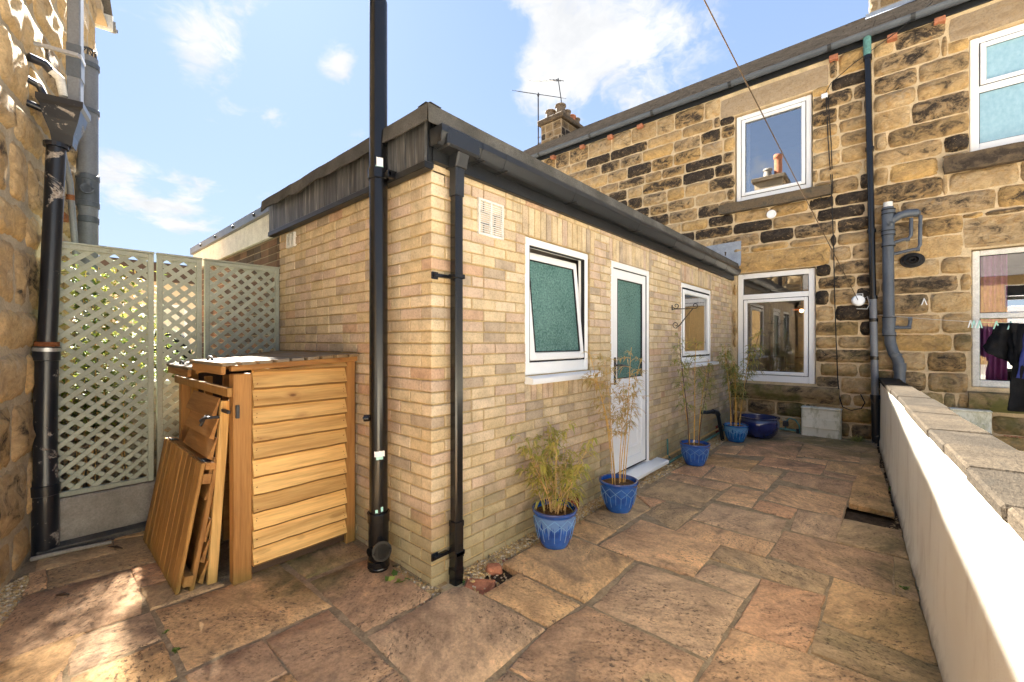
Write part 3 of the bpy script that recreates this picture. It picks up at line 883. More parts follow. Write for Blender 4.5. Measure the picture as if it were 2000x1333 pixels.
def slab_mesh(poly, seed, lift=None):
    rg = random.Random(seed)
    A = sum(poly[i][0] * poly[(i + 1) % len(poly)][1] - poly[(i + 1) % len(poly)][0] * poly[i][1] for i in range(len(poly)))
    if A < 0: poly = poly[::-1]
    cx = sum(p[0] for p in poly) / len(poly); cy = sum(p[1] for p in poly) / len(poly)
    g_ = .006                                    # grow each flag a little so that the joints stay narrow
    n_ = len(poly); ed_ = []
    for i in range(n_):
        (x1, y1), (x2, y2) = poly[i], poly[(i + 1) % n_]; L = math.hypot(x2 - x1, y2 - y1) or 1e-9; ed_.append(((y2 - y1) / L, -(x2 - x1) / L))
    poly = [(poly[i][0] + g_ * (ed_[i][0] + ed_[i - 1][0]), poly[i][1] + g_ * (ed_[i][1] + ed_[i - 1][1])) for i in range(n_)]
    ring = []
    for i in range(len(poly)):
        (x1, y1), (x2, y2) = poly[i], poly[(i + 1) % len(poly)]
        L = math.hypot(x2 - x1, y2 - y1); n = max(1, int(L / .07))
        for k in range(n):
            t = k / n
            j = .0035 if k else .006
            ring.append((x1 + (x2 - x1) * t + rg.uniform(-j, j), y1 + (y2 - y1) * t + rg.uniform(-j, j)))
    gx, gy, z0 = rg.uniform(-.006, .006), rg.uniform(-.006, .006), rg.uniform(-.003, .004)
    def z(x, y):
        b = z0 + gx * (x - cx) + gy * (y - cy) + .0035 * noise.noise((x * 3, y * 3, seed)) + .0015 * noise.noise((x * 11, y * 11, seed))
        return b + (lift(x, y) if lift else 0)
    vs = []; n = len(ring)
    def inset(d):
        out = []
        for x, y in ring:
            L = math.hypot(x - cx, y - cy); k = max(0, 1 - d / L); out.append((cx + (x - cx) * k, cy + (y - cy) * k))
        return out
    for x, y in ring: vs.append((x, y, z(x, y) - .05))
    for x, y in ring: vs.append((x, y, z(x, y) - .008 + rg.uniform(-.003, .002)))
    for x, y in inset(.010): vs.append((x, y, z(x, y) - .001 + rg.uniform(-.002, .001)))
    for f in (.12,):
        for x, y in inset(f): vs.append((x, y, z(x, y)))
    vs.append((cx, cy, z(cx, cy)))
    fs = []
    for r in range(3):
        for i in range(n):
            i2 = (i + 1) % n; fs.append((r * n + i, r * n + i2, (r + 1) * n + i2, (r + 1) * n + i))
    for i in range(n): fs.append((3 * n + i, 3 * n + (i + 1) % n, 4 * n))
    return vs, fs
for i, q in enumerate(polys):
    lift = None
    if i == 49: lift = lambda x, y: .03 * max(0, min(1, (6.0 - y) / 1.2))
    vs, fs = slab_mesh(q, i + 1, lift)
    mb = MB(); mb.add(vs, fs); mb.build('slab', 'flagstone', patio, 40)

# pointing between the flags: a sheet of small cells left out where there is gravel, soil or a hole
GA, GB = ground(984, 1099), ground(1313, 918)
gr_left = [ground(*p) for p in ((0, 1145), (62, 1118), (46, 1165), (0, 1239), (-40, 1290), (-40, 1180))]
gr_c = [(-2.16, 1.40), (-2.02, 1.33), (-1.86, 1.50), (-2.02, 1.62), (-2.42, 1.62), (-2.42, 1.52)]
def gravel_zone(x, y):
    if 1.6 < y < 8.2 and x > XE and x < GA[0] + (GB[0] - GA[0]) * (y - GA[1]) / (GB[1] - GA[1]) + .0: return y < 7.95
    return inside(x, y, gr_left) or inside(x, y, gr_c)
def wall_x(y): return -.09 + (8.2 - y) * .0498
def litter_zone(x, y):
    return 1.0 < y < 8.15 and wall_x(y) - (.05 + .035 * noise.noise((0, y * 2.3, 4))) < x < wall_x(y)
mb = MB(); S = .04
x = -4.6
while x < .5:
    y = -1.0
    while y < 8.2:
        mx, my = x + S / 2, y + S / 2
        if not (gravel_zone(mx, my) or any(inside(mx, my, h) for h in holes_w) or litter_zone(mx, my)):
            zz = [-.009 + .004 * noise.noise((a * 6, b * 6, 1)) + .004 * noise.noise((a * 23, b * 23, 1)) for a, b in ((x, y), (x + S, y), (x + S, y + S), (x, y + S))]
            mb.add([(x, y, zz[0]), (x + S, y, zz[1]), (x + S, y + S, zz[2]), (x, y + S, zz[3])], [(0, 1, 2, 3)])
        y += S
    x += S
mb.build('pointing', 'slab_mortar', patio)
mb = MB(); mb.add([(-4.7, -1.2, -.05), (.6, -1.2, -.05), (.6, 8.3, -.05), (-4.7, 8.3, -.05)], [(0, 1, 2, 3)]); mb.build('soil_bed', 'soil', patio)

ICO = None
def ico():
    global ICO
    if ICO is None:
        p = (1 + 5 ** .5) / 2
        v = [(-1, p, 0), (1, p, 0), (-1, -p, 0), (1, -p, 0), (0, -1, p), (0, 1, p), (0, -1, -p), (0, 1, -p), (p, 0, -1), (p, 0, 1), (-p, 0, -1), (-p, 0, 1)]
        f = [(0, 11, 5), (0, 5, 1), (0, 1, 7), (0, 7, 10), (0, 10, 11), (1, 5, 9), (5, 11, 4), (11, 10, 2), (10, 7, 6), (7, 1, 8), (3, 9, 4), (3, 4, 2), (3, 2, 6), (3, 6, 8), (3, 8, 9), (4, 9, 5), (2, 4, 11), (6, 2, 10), (8, 6, 7), (9, 8, 1)]
        ICO = ([Vector(q).normalized() for q in v], f)
    return ICO
def pebbles(mb, n, zone, bounds, zlo, zhi, r0, r1, seed):
    rg = random.Random(seed); V, Fc = ico(); c = 0; tries = 0
    while c < n and tries < n * 60:
        tries += 1
        x, y = rg.uniform(bounds[0], bounds[1]), rg.uniform(bounds[2], bounds[3])
        if not zone(x, y): continue
        r = rg.uniform(r0, r1); q = Matrix.Rotation(rg.uniform(0, 6.28), 3, 'Z') @ Matrix.Diagonal((1, rg.uniform(.6, .95), rg.uniform(.45, .8)))
        z = rg.uniform(zlo, zhi)
        mb.add([q @ (v * r * rg.uniform(.85, 1.15)) + Vector((x, y, z)) for v in V], Fc, rg.random()); c += 1
rg0 = random.Random(1)
mb = MB()
pebbles(mb, 3400, gravel_zone, (XE, -1.75, 1.8, 4.6), -.035, -.012, .006, .012, 1)
pebbles(mb, 900, gravel_zone, (XE, -1.75, 4.6, 8.0), -.03, -.008, .008, .015, 2)
pebbles(mb, 1900, lambda x, y: inside(x, y, gr_left), (-4.8, -3.3, -.5, .3), -.035, -.008, .007, .014, 3)
pebbles(mb, 450, lambda x, y: inside(x, y, gr_c), (-2.45, -1.8, 1.3, 1.65), -.04, -.015, .006, .011, 4)
pebbles(mb, 130, lambda x, y: inside(x, y, holes_w[0]), (-2.1, -1.4, 1.5, 2.6), -.045, -.035, .006, .011, 5)
for zone, bd in ((gravel_zone, (XE, -1.7, 1.62, 7.96)), (lambda x, y: inside(x, y, gr_left), (-4.8, -3.3, -.5, .3)), (lambda x, y: inside(x, y, gr_c), (-2.45, -1.84, 1.3, 1.65))):
    x = bd[0]
    while x < bd[1]:
        y = bd[2]
        while y < bd[3]:
            if zone(x + .015, y + .015): mb.add([(x, y, -.034), (x + .03, y, -.034), (x + .03, y + .03, -.034), (x, y + .03, -.034)], [(0, 1, 2, 3)], rg0.random() * .5)
            y += .03
        x += .03
g = mb.build('gravel', 'pebble', None, 0)
tag(g, 'golden pea gravel in the strips beside the walls', 'gravel', kind='stuff')

def leaf(mb, p, d, L, wd, up, tint, droop=.25):
    """lance-shaped leaf of four triangles, bent along its length"""
    d = d.normalized(); s = d.cross(up)
    s = s.normalized() if s.length > 1e-4 else Vector((1, 0, 0))
    n = s.cross(d)
    m = p + d * L * .45 + n * L * .06; e = p + d * L - Vector((0, 0, L * droop))
    mb.add([p, m + s * wd, m - n * wd * .35, m - s * wd, e], [(0, 1, 2), (0, 2, 3), (1, 4, 2), (2, 4, 3)], tint)
def rdir(rg, zlo=-1, zhi=1):
    a = rg.uniform(0, 6.283); z = rg.uniform(zlo, zhi); r = math.sqrt(max(0, 1 - z * z)); return Vector((r * math.cos(a), r * math.sin(a), z))
mb = MB(); rg = random.Random(5)
for i in range(520):
    y = rg.uniform(1.2, 8.1); x = wall_x(y) - abs(rg.gauss(0, .035)) - .005
    leaf(mb, Vector((x, y, rg.uniform(-.045, -.01))), rdir(rg, -.1, .25), rg.uniform(.015, .045), rg.uniform(.004, .011), Vector((0, 0, 1)), rg.random(), .05)
for i in range(90):
    x, y = rg.uniform(-.35, .05), rg.uniform(5.0, 6.0)
    leaf(mb, Vector((x, y, -.035)), rdir(rg, -.1, .3), rg.uniform(.02, .05), rg.uniform(.003, .007), Vector((0, 0, 1)), rg.random(), .05)
tag(mb.build('leaf_litter', 'dead_leaf'), 'dry leaves and soil along the foot of the cream wall', 'leaf litter', kind='stuff')

# ================================================================== brick extension
ext = thing('brick_extension', 'buff brick single storey extension with flat felt roof and white door', 'extension', (XE, YC, 0))
W1 = (2.50, 3.44, 1.20, 2.275); W2 = (5.758, 7.055, 1.16, 2.265); DR = (3.837, 4.764, .02, 2.285)
SOL = [(2.46, 3.52, 2.28, 2.497), (3.80, 4.80, 2.28, 2.497), (5.72, 7.10, 2.28, 2.497)]
LOW = [(2.49, 3.45, 1.005, 1.14), (5.75, 7.06, .99, 1.115)]
z0 = -.045; ROWS = 35
core = MB()
YE = 8.19; XW = -4.455
holesA = [W1, W2, DR]
panel(core, FA, YC + .010, YE, -.1, 2.6, holesA, -.010)
panel(core, FC, XW, XE - .010, -.1, 2.6, [], -.010)
for h in holesA: reveal(core, FA, *h, -.010, -.10)
wallx = core.build('wall', 'mortar', ext)
cut = [(W1[0], W1[1], 1.005, 2.28), (W2[0], W2[1], .99, 2.28), (DR[0], DR[1], -.1, 2.28)] + SOL + LOW
itA = bond(FA, YC, YE, z0, ROWS, cut, (YC + .225, YC + .1125))
itC = bond(FC, XW, XE - .1, z0, ROWS, [])
itC = []
for k in range(ROWS):
    w = z0 + .075 * k; u = XE - (.1125 if k % 2 == 0 else .225)
    while u > XW:
        L = .215 if rnd.random() > .1 else .1025
        a = max(u - L, XW)
        if u - a > .02: itC.append((a, w, u - a, .065))
        u -= L + .01
for a, b, c, e in SOL + LOW:
    n = round((b - a) / .0735); p = (b - a) / n
    for i in range(n): itA.append((a + i * p + .005, c, p - .010, e - c))
# choose the 300 pieces that show largest over both faces
def sz(F, q): return shown(F(q[0] + q[2] / 2, q[1] + q[3] / 2, 0), q[2] * q[3] * (.75 if F is FA else .8))
al = sorted([sz(FA, q) for q in itA] + [sz(FC, q) for q in itC], reverse=True); thr = al[228]
lay_bricks(FA, itA, 'buff_brick', wallx, sum(sz(FA, q) > thr for q in itA))
lay_bricks(FC, itC, 'buff_brick', wallx, sum(sz(FC, q) > thr for q in itC))
for k in range(ROWS):                                   # corner bricks, header and stretcher by turns
    w = z0 + .075 * k
    mb = MB()
    if k % 2 == 0: mb.box(W, XE - .1025, XE, YC, YC + .215, w, w + .065, .004, 0, .001)
    else: mb.box(W, XE - .215, XE, YC, YC + .1025, w, w + .065, .004, 0, .001)
    mb.build('brick', 'buff_brick', wallx)

# --- windows of the extension
def sill(mb, F, u0, u1, w1, h, d0, d1):
    pr = [(d0, w1 - h), (d1 - .004, w1 - h), (d1, w1 - h + .01), (d1, w1 - .022), (d1 - .012, w1 - .012), (d0, w1)]
    vs = [F(u0, b, a) for a, b in pr] + [F(u1, b, a) for a, b in pr]; n = len(pr)
    fs = [(k, (k + 1) % n, n + (k + 1) % n, n + k) for k in range(n)] + [tuple(range(n))[::-1], tuple(range(n, 2 * n))]
    mb.add(vs, fs)
mb = MB(); frame(mb, FA, W1[0] + .003, W1[1] - .02, W1[2], W1[3] - .004, .062, -.085, -.012, .008, .10)
win = mb.build('window', 'upvc', ext); win['label'] = 'window tilted open with green obscure glass'
mb = MB(); sill(mb, FA, W1[0] - .005, W1[1] + .10, W1[2] - .002, .062, -.05, .075); mb.build('sill', 'upvc', win)
mb = MB(); frame(mb, FA, W1[0] + .06, W1[1] - .078, W1[2] + .098, W1[3] - .064, .007, -.05, -.015, .001); mb.build('gasket', 'gasket', win)
# the tilted sash: hinged at the bottom, top leaning into the room
ty = 0.10
def tilt(u, w, d): k = (w - (W1[2] + .11)); return FA(u, W1[2] + .11 + k * math.cos(ty), d - k * math.sin(ty))
sh = MB(); a, b, c, e = W1[0] + .072, W1[1] - .09, W1[2] + .112, W1[3] - .085
frame(sh, tilt, a, b, c, e, .066, -.05, -.006, .010); sash = sh.build('sash', 'upvc', win)
mb = MB(); frame(mb, tilt, a + .064, b - .064, c + .064, e - .064, .008, -.03, -.0045, .001); mb.build('glass_gasket', 'gasket', win)
mb = MB(); mb.box(tilt, a + .065, b - .065, c + .065, e - .065, -.028, -.018, .0005); mb.build('glass', 'green_obscure_glass', win)
mb = MB(); mb.box(FA, b + .02, b + .032, 2.08, 2.10, -.06, -.03, .002); mb.box(FA, b + .01, b + .025, 1.62, 1.72, -.07, -.04, .002); mb.build('stay', 'metal_dark', win)

mb = MB(); frame(mb, FA, W2[0] + .003, W2[1] - .01, W2[2], W2[3] - .004, .065, -.085, -.012, .008, .09)
win = mb.build('window', 'upvc', ext); win['label'] = 'clear closed window beside the stone house'
mb = MB(); sill(mb, FA, W2[0] - .01, W2[1] + .14, W2[2] - .002, .05, -.05, .07); mb.build('sill', 'upvc', win)
mb = MB(); frame(mb, FA, W2[0] + .085, W2[1] - .092, W2[2] + .105, W2[3] - .088, .062, -.07, -.004, .010); mb.build('sash', 'upvc', win)
mb = MB(); frame(mb, FA, W2[0] + .066, W2[1] - .073, W2[2] + .088, W2[3] - .067, .007, -.06, -.0105, .001); mb.build('gasket', 'gasket', win)
clear(FA, W2[0] + .13, W2[1] - .14, W2[2] + .15, W2[3] - .13, -.035, win)

# --- door
mb = MB(); a, b, c, e = DR
frame(mb, FA, a + .003, b - .004, c, e - .004, .065, -.09, -.010, .008, .06)
door = mb.build('door', 'upvc', ext)
lf = MB(); u0, u1, w0, w1 = a + .072, b - .072, c + .085, e - .075
frame(lf, FA, u0, u1, w0, w1, .10, -.07, -.022, .008, .11); lf.box(FA, u0 + .1, u1 - .1, .955, 1.075, -.07, -.0227, .008)
lf.build('door_leaf', 'upvc', door)
mb = MB(); frame(mb, FA, u0 - .006, u1 + .006, w0 - .006, w1 + .006, .007, -.05, -.016, .001); frame(mb, FA, u0 + .098, u1 - .098, 1.073, w1 - .098, .008, -.05, -.0205, .001)
mb.build('gasket', 'gasket', door)
mb = MB(); mb.box(FA, u0 + .1, u1 - .1, 1.075, w1 - .1, -.055, -.038, .0005); mb.build('glass', 'green_obscure_glass', door)
mb = MB(); pa, pb, pc, pe = u0 + .1, u1 - .1, w0 + .11, .955
mb.box(FA, pa, pb, pc, pe, -.06, -.036, .001)
# raised arch panel on the lower door
arch = [(pa + .07, pc + .07), (pb - .07, pc + .07)]
cu, rr = (pa + pb) / 2, (pb - pa) / 2 - .07
arch += [(cu + rr * math.cos(t), pe - .30 + .22 * math.sin(t)) for t in [i * math.pi / 14 for i in range(15)]]
n = len(arch)
def inn(k): return [(cu + (x - cu) * k, (pc + pe) / 2 - .03 + (y - (pc + pe) / 2 + .03) * k) for x, y in arch]
rings = [(arch, -.036), (inn(.95), -.024), (inn(.86), -.024), (inn(.80), -.034)]
vs = [FA(x, y, d) for L, d in rings for x, y in L]
fs = [(r * n + i, r * n + (i + 1) % n, (r + 1) * n + (i + 1) % n, (r + 1) * n + i) for r in range(3) for i in range(n)] + [tuple(range(3 * n, 4 * n))]
mb.add(vs, fs); mb.build('door_panel', 'upvc', door)
mb = MB(); mb.box(FA, u0 + .02, u0 + .055, 1.02, 1.30, -.025, -.010, .004)
mb.tube([FA(u0 + .037, 1.22, -.015), FA(u0 + .037, 1.22, .04), FA(u0 + .06, 1.222, .048), FA(u0 + .155, 1.21, .045)], .010, 8); mb.build('handle', 'metal_dark', door)
mb = MB(); sill(mb, FA, a - .005, b + .20, .085, .055, -.08, .14); mb.build('threshold', 'upvc', door)
mb = MB()
for i in range(5): mb.box(FA, a + .0 + i * .225, a + .215 + i * .225, -.045, .024, -.03, .06 if i < 4 else .04, .006, rnd.random(), .002)
mb.build('step_brick', 'buff_brick', door)

# --- vents, air bricks
def louvre(F, u0, u1, w0, w1, cols, rows, m, name, parent, thick=.012):
    mb = MB()
    fw = .016; cw = (u1 - u0 - fw * (cols + 1)) / cols
    for i in range(cols + 1): mb.box(F, u0 + i * (fw + cw), u0 + i * (fw + cw) + fw, w0, w1, -.01, thick, .002)
    rh = (w1 - w0 - .03) / rows
    mb2 = MB()
    for i in range(cols):
        x = u0 + fw + i * (fw + cw)
        mb.box(F, x, x + cw, w0, w0 + .015, -.01, thick - .001, .002); mb.box(F, x, x + cw, w1 - .015, w1, -.01, thick - .001, .002)
        for j in range(rows):
            y = w0 + .015 + j * rh
            mb2.box(lambda u, w, d, y=y: F(u, y + (w - y) * .85 + (d * -.5), d), x, x + cw, y, y + rh * .62, -.008, thick - .003, .001)
    o = mb.build(name, m, parent); mb2.build('louvre', m, o)
    mb = MB(); mb.add([F(u0, w0, -.004), F(u1, w0, -.004), F(u1, w1, -.004), F(u0, w1, -.004)], [(0, 1, 2, 3)]); mb.build('backing', 'gasket', o)
    return o
louvre(FA, 1.992, 2.238, 2.185, 2.432, 2, 15, 'painted_white', 'vent', ext, .014)
louvre(FC, -4.235, -4.065, 2.335, 2.468, 2, 8, 'painted_white', 'vent', ext, .02)
def airbrick(F, u0, u1, w0, w1, nx, nz, m, parent):
    mb = MB(); t = .009
    cw = (u1 - u0 - t) / nx; ch = (w1 - w0 - t) / nz
    for i in range(nx + 1): mb.box(F, u0 + i * cw, u0 + i * cw + t, w0, w1, -.02, .008, .001)
    for j in range(nz + 1): mb.box(F, u0 + .001, u1 - .001, w0 + j * ch, w0 + j * ch + t, -.02, .0072, .001)
    o = mb.build('air_brick', m, parent)
    mb = MB(); mb.add([F(u0, w0, -.005), F(u1, w0, -.005), F(u1, w1, -.005), F(u0, w1, -.005)], [(0, 1, 2, 3)]); mb.build('backing', 'gasket', o)
airbrick(FA, 3.02, 3.235, -.03, .11, 9, 6, 'red_airbrick', ext)
airbrick(FA, 7.27, 7.485, -.03, .11, 9, 6, 'red_airbrick', ext)

# --- eaves: black fascia and ogee gutter on the long side, black boards on the end
mb = MB(); mb.box(FA, YC + .10, 8.17, 2.532, 2.775, .004, .045, .004); mb.build('fascia', 'black_paint', ext)
mb = MB(); mb.add([FA(YC, 2.60, .001), FA(8.19, 2.60, .001), FA(8.19, 2.60, -.2), FA(YC, 2.60, -.2)], [(0, 1, 2, 3)])
mb.box(W, XW + .02, XE - .01, YC + .02, YC + .12, 2.45, 2.79, .002); mb.build('wall_plate', 'black_paint', ext)
gp = [(0, 0), (0, .095), (.006, .095), (.006, .012), (.022, .004), (.062, .004), (.078, .018), (.092, .050), (.104, .064), (.106, .098), (.112, .098), (.112, .060), (.100, .046), (.086, .012), (.066, -.004), (.018, -.004)]
GZ = 2.615
gp = gp[::-1]
mb = MB(); mb.sweep(gp, (XE + .046, YC - .045, GZ), (XE + .046, 8.16, GZ), (1, 0, 0))
gut = mb.build('gutter', 'gutter_plastic', ext, 30)
mb = MB(); sp = [(a * 1.03 - .001, b * 1.02 - .003) for a, b in gp]
for y in (YC + .28, YC + .50, 2.95, 4.15, 5.15, 6.25, 6.75, 7.35):
    mb.sweep(sp, (XE + .046, y, GZ), (XE + .046, y + .035, GZ), (1, 0, 0))
    mb.box(W, XE + .046, XE + .16, y + .008, y + .027, GZ - .012, GZ - .005, .002)
mb.build('gutter_bracket', 'gutter_plastic', gut, 30)
mb = MB(); mb.sweep([(a * 1.02, b * 1.02 - .002) for a, b in gp], (XE + .046, YC - .05, GZ), (XE + .046, YC - .044, GZ), (1, 0, 0)); mb.box(W, XE + .05, XE + .155, YC - .05, YC - .046, GZ, GZ + .096, .001)
mb.build('stop_end', 'gutter_plastic', gut)
# vertical black boards on the end face
n = 25; bw = (XE + .03 - (XW - .075)) / n
for i in range(n):
    x = XW - .075 + i * bw; dd = rnd.uniform(0, .005); dz = rnd.uniform(-.004, .006)
    mb = MB(); mb.box(FC, x + .002, x + bw - .002, 2.522, 2.785, .05, .068 + dd, .003, 0, .0015); mb.build('board', 'black_boards', ext)
mb = MB(); mb.box(FC, XW - .08, XE + .035, 2.485, 2.528, .015, .076, .004, 0, .001); mb.build('trim_strip', 'black_paint', ext)
mb = MB(); mb.box(FC, XW - .07, XE + .03, 2.50, 2.79, .004, .05, .003); mb.build('backing_board', 'black_paint', ext)
mb = MB(); mb.add([(XE - .03, YC - .02, 2.54), (XE + .043, YC - .02, 2.54), (XE + .043, YC + .1, 2.54), (XE - .03, YC + .1, 2.54), (XE - .03, YC - .02, 2.78), (XE + .043, YC - .02, 2.78), (XE + .043, YC + .1, 2.78), (XE - .03, YC + .1, 2.78)],
                  [(0, 1, 5, 4), (1, 2, 6, 5), (0, 3, 2, 1)]); mb.build('corner_post', 'black_paint', ext)
# roof: deck, felt drip turned down at the edges with a wavy lower edge
deck = MB(); deck.add([(XW - .12, YC - .10, 2.815), (XE + .10, YC - .10, 2.815), (XE + .10, 8.2, 2.815), (XW - .12, 8.2, 2.815)], [(0, 1, 2, 3)])
roof = deck.build('roof', 'mineral_felt', ext)
mb = MB()
def drip(p0, p1, out, H, wav, seed):
    p0, p1, out = Vector(p0), Vector(p1), Vector(out); N = 60; vs = []
    for i in range(N + 1):
        t = i / N; p = p0 + (p1 - p0) * t; L = (p1 - p0).length * t
        wz = wav(t) * noise.noise((L * 3.1, seed, 0)) + .3 * wav(t) * noise.noise((L * 9, seed, 2))
        for a, b in ((-.10, .012), (-.02, .016), (0, .004), (.004 + abs(wz) * .3, -H * .5), (.006 + abs(wz) * .5, -H + wz), (-.006, -H + wz + .004)):
            vs.append(p + out * a + Vector((0, 0, b + wz * .35)))
    k = 6
    fs = [(i * k + j, (i + 1) * k + j, (i + 1) * k + j + 1, i * k + j + 1) for i in range(N) for j in range(k - 1)]
    mb.add(vs, fs)
drip((XE + .115, YC - .115, 2.815), (XE + .115, 8.2, 2.815), (1, 0, 0), .105, lambda t: .005, 1)
drip((XE + .115, YC - .115, 2.815), (XW - .13, YC - .115, 2.825), (0, -1, 0), .095, lambda t: .012 + .035 * max(0, t - .3), 2)
mb.build('felt_edge', 'mineral_felt', roof, 50)
# room inside
mb = MB()
x0, x1, ya, yb, zb, zt = XW + .2, XE - .28, YC + .2, 8.15, .0, 2.5
mb.add([(x0, ya, zb), (x1, ya, zb), (x1, yb, zb), (x0, yb, zb), (x0, ya, zt), (x1, ya, zt), (x1, yb, zt), (x0, yb, zt)], [(4, 5, 6, 7), (0, 1, 5, 4), (2, 3, 7, 6), (0, 4, 7, 3), (0, 3, 2, 1)])
for z_a, z_b, y_a, y_b in ((0, 1.05, ya, yb), (2.35, 2.5, ya, yb), (1.05, 2.35, ya, 5.5), (1.05, 2.35, 7.3, yb)):
    mb.add([(x1, y_a, z_a), (x1, y_b, z_a), (x1, y_b, z_b), (x1, y_a, z_b)], [(0, 1, 2, 3)])
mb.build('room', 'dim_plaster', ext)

# --- lead flashing where the roof meets the house
mb = MB(); vs = []
for i in range(9):
    u = -2.6 + i * .085
    for j, w in enumerate((2.76, 2.90, 3.05, 3.20)):
        vs.append(FB(u, w + .02 * (i / 8), .035 + .012 * noise.noise((u * 6, w * 6, 1)) + (.03 if j == 0 else 0)))
mb.add(vs, [(i * 4 + j, (i + 1) * 4 + j, (i + 1) * 4 + j + 1, i * 4 + j + 1) for i in range(8) for j in range(3)])
mb.build('flashing', 'lead', ext, 60)
# ================================================================== stone houses
def upvc_window(F, o, parent, t=.06, d0=-.14, d1=-.075, name='window', m='upvc', transom=None, glass='clear', casement=None, label=None):
    """o=(u0,u1,w0,w1); optional transom height splits it; casement: list of lights ('t'/'b') with a sash"""
    mb = MB(); u0, u1, w0, w1 = o
    frame(mb, F, u0, u1, w0, w1, t, d0, d1, .008, t * 1.3)
    if transom: mb.box(F, u0 + t, u1 - t, transom - t * .5, transom + t * .5, d0, d1 - .0007, .006)
    win = mb.build(name, m, parent)
    if label: win['label'] = label
    lights = [(u0 + t, u1 - t, w0 + t * 1.3, w1 - t)] if not transom else [(u0 + t, u1 - t, w0 + t * 1.3, transom - t * .5), (u0 + t, u1 - t, transom + t * .5, w1 - t)]
    for i, (a, b, c, e) in enumerate(lights):
        s = casement and casement[i]
        if s:
            mb = MB(); frame(mb, F, a + .008, b - .008, c + .008, e - .008, .055, d0 + .01, d1 + .014, .009); mb.build('sash', m, win)
            mb = MB(); gasket(mb, F, a, b, c, e, d1 + .001, .008); mb.build('gasket', 'gasket', win)
            a, b, c, e = a + .06, b - .06, c + .06, e - .06
        mb = MB(); gasket(mb, F, a - .001, b + .001, c - .001, e + .001, d1 - .02, .009); mb.build('glass_gasket', 'gasket', win)
        if glass in ('clear', 'sky'): clear(F, a, b, c, e, d1 - .035, win, 'glass', 'sky_glass' if glass == 'sky' else 'clear_glass')
        else: pane(F, a, b, c, e, d1 - .03, glass, win)
    return win

def room(parent, x0, x1, y0, y1, z0, z1, m, hole=None):
    """box open to the front, with an optional window opening at the back"""
    mb = MB()
    mb.add([(x0, y0, z0), (x1, y0, z0), (x1, y1, z0), (x0, y1, z0), (x0, y0, z1), (x1, y0, z1), (x1, y1, z1), (x0, y1, z1)], [(4, 5, 6, 7), (1, 2, 6, 5), (0, 4, 7, 3)])
    Fb = Face((0, y1, 0), (0, -1, 0))
    panel(mb, Fb, x0, x1, z0, z1, [hole] if hole else [], 0)
    r = mb.build('room', m, parent)
    mb = MB(); mb.add([(x0, y0, z0), (x1, y0, z0), (x1, y1, z0), (x0, y1, z0)], [(0, 1, 2, 3)]); mb.build('floor', 'floor_wood', r)
    if hole:
        mb = MB(); frame(mb, Fb, *hole, .06, -.06, .02); mb.box(Fb, hole[0] + .06, hole[1] - .06, (hole[2] + hole[3]) / 2 - .02, (hole[2] + hole[3]) / 2 + .02, -.05, .015); mb.build('back_window', 'upvc', r)
    return r

def block(name, m, parent, F, u0, u1, w0, w1, d, bulge=.012, res=.10, rough=.008):
    """single large dressed stone: lintel or sill"""
    vs, fs, ed = stone_geo(F, u0, u1, w0, w1, int(u0 * 991 + w0 * 77) % 9973, bulge=bulge, res=res, d0=-.14, rough=rough, maxn=16)
    vs = [v + F.n * d for v in vs]
    mb = MB(); mb.add(vs, fs, .3, ed); return mb.build(name, m, parent, 70)

def gutter_half(mb, p0, p1, side, r=.062, lip=.004):
    pr = [(r + r * math.cos(math.pi + math.pi * i / 10), r * math.sin(math.pi + math.pi * i / 10)) for i in range(11)]
    pr += [(r + (r - lip) * math.cos(2 * math.pi - math.pi * i / 10), (r - lip) * math.sin(2 * math.pi - math.pi * i / 10)) for i in range(11)]
    mb.sweep(pr, p0, p1, side)

XD = -.17                                     # party line between the two houses
H1 = thing('stone_house', 'sooty sandstone terrace house with square upstairs window behind the brick extension', 'house', (-5, YB, 0))
H2 = thing('stone_house', 'mossy sandstone house right of the drainpipe with frosted blue upstairs window', 'house', (1.5, YB, 0))
UW = (-2.035, -.90, 3.905, 5.44); LW = (-2.0, -.86, .785, 2.655)
LT1 = (-2.27, -.685, 5.455, 5.80); SL1 = (-2.285, -.655, 3.725, 3.89); LT2 = (-2.07, -.67, 2.665, 3.0); SL2 = (-2.07, -.56, .49, .76)
MT1 = (-1.0, -.56, .0, .40)
NU = (.80, 2.05, 3.96, 5.485); NL = (.82, 2.05, .865, 2.675)
NLT1 = (.60, 2.25, 5.495, 5.82); NSL1 = (.55, 2.30, 3.72, 3.935); NLT2 = (.74, 2.15, 2.70, 3.09); NSL2 = (.79, 2.15, .56, .82); MT2 = (.56, .95, .05, .54)
ZT = 5.86
hid = (-12, XE + .02, -.2, 2.70)
holes1 = [UW, LW, LT1, SL1, LT2, SL2]
holes2 = [NU, NL, NLT1, NSL1, NLT2, NSL2]
mb = MB(); panel(mb, FB, -9.5, XD, -.15, ZT + .1, [UW, LW], 0.0)
reveal(mb, FB, *UW, .0, -.16); reveal(mb, FB, *LW, .0, -.16); wh1 = mb.build('wall', 'stone_mortar', H1)
mb = MB(); panel(mb, FB, XD, 4.5, -.15, ZT + .1, [NU, NL], 0.0)
reveal(mb, FB, *NU, .0, -.16); reveal(mb, FB, *NL, .0, -.16); wh2 = mb.build('wall', 'stone_mortar', H2)
r1 = courses(-9.5, XD, .0, ZT, holes1 + [hid, MT1], (.19, .255), (.30, .66), .022, 5)
r2 = courses(XD, 3.2, .0, ZT, holes2 + [MT2], (.23, .31), (.36, .80), .020, 9)
r1 = [q for q in r1 if q[1] > -8.6]
def m1(q): return 'sandstone' if q[2] > 2.0 or (q[2] > 1.4 and rnd.random() < .6) else 'sandstone_clean'
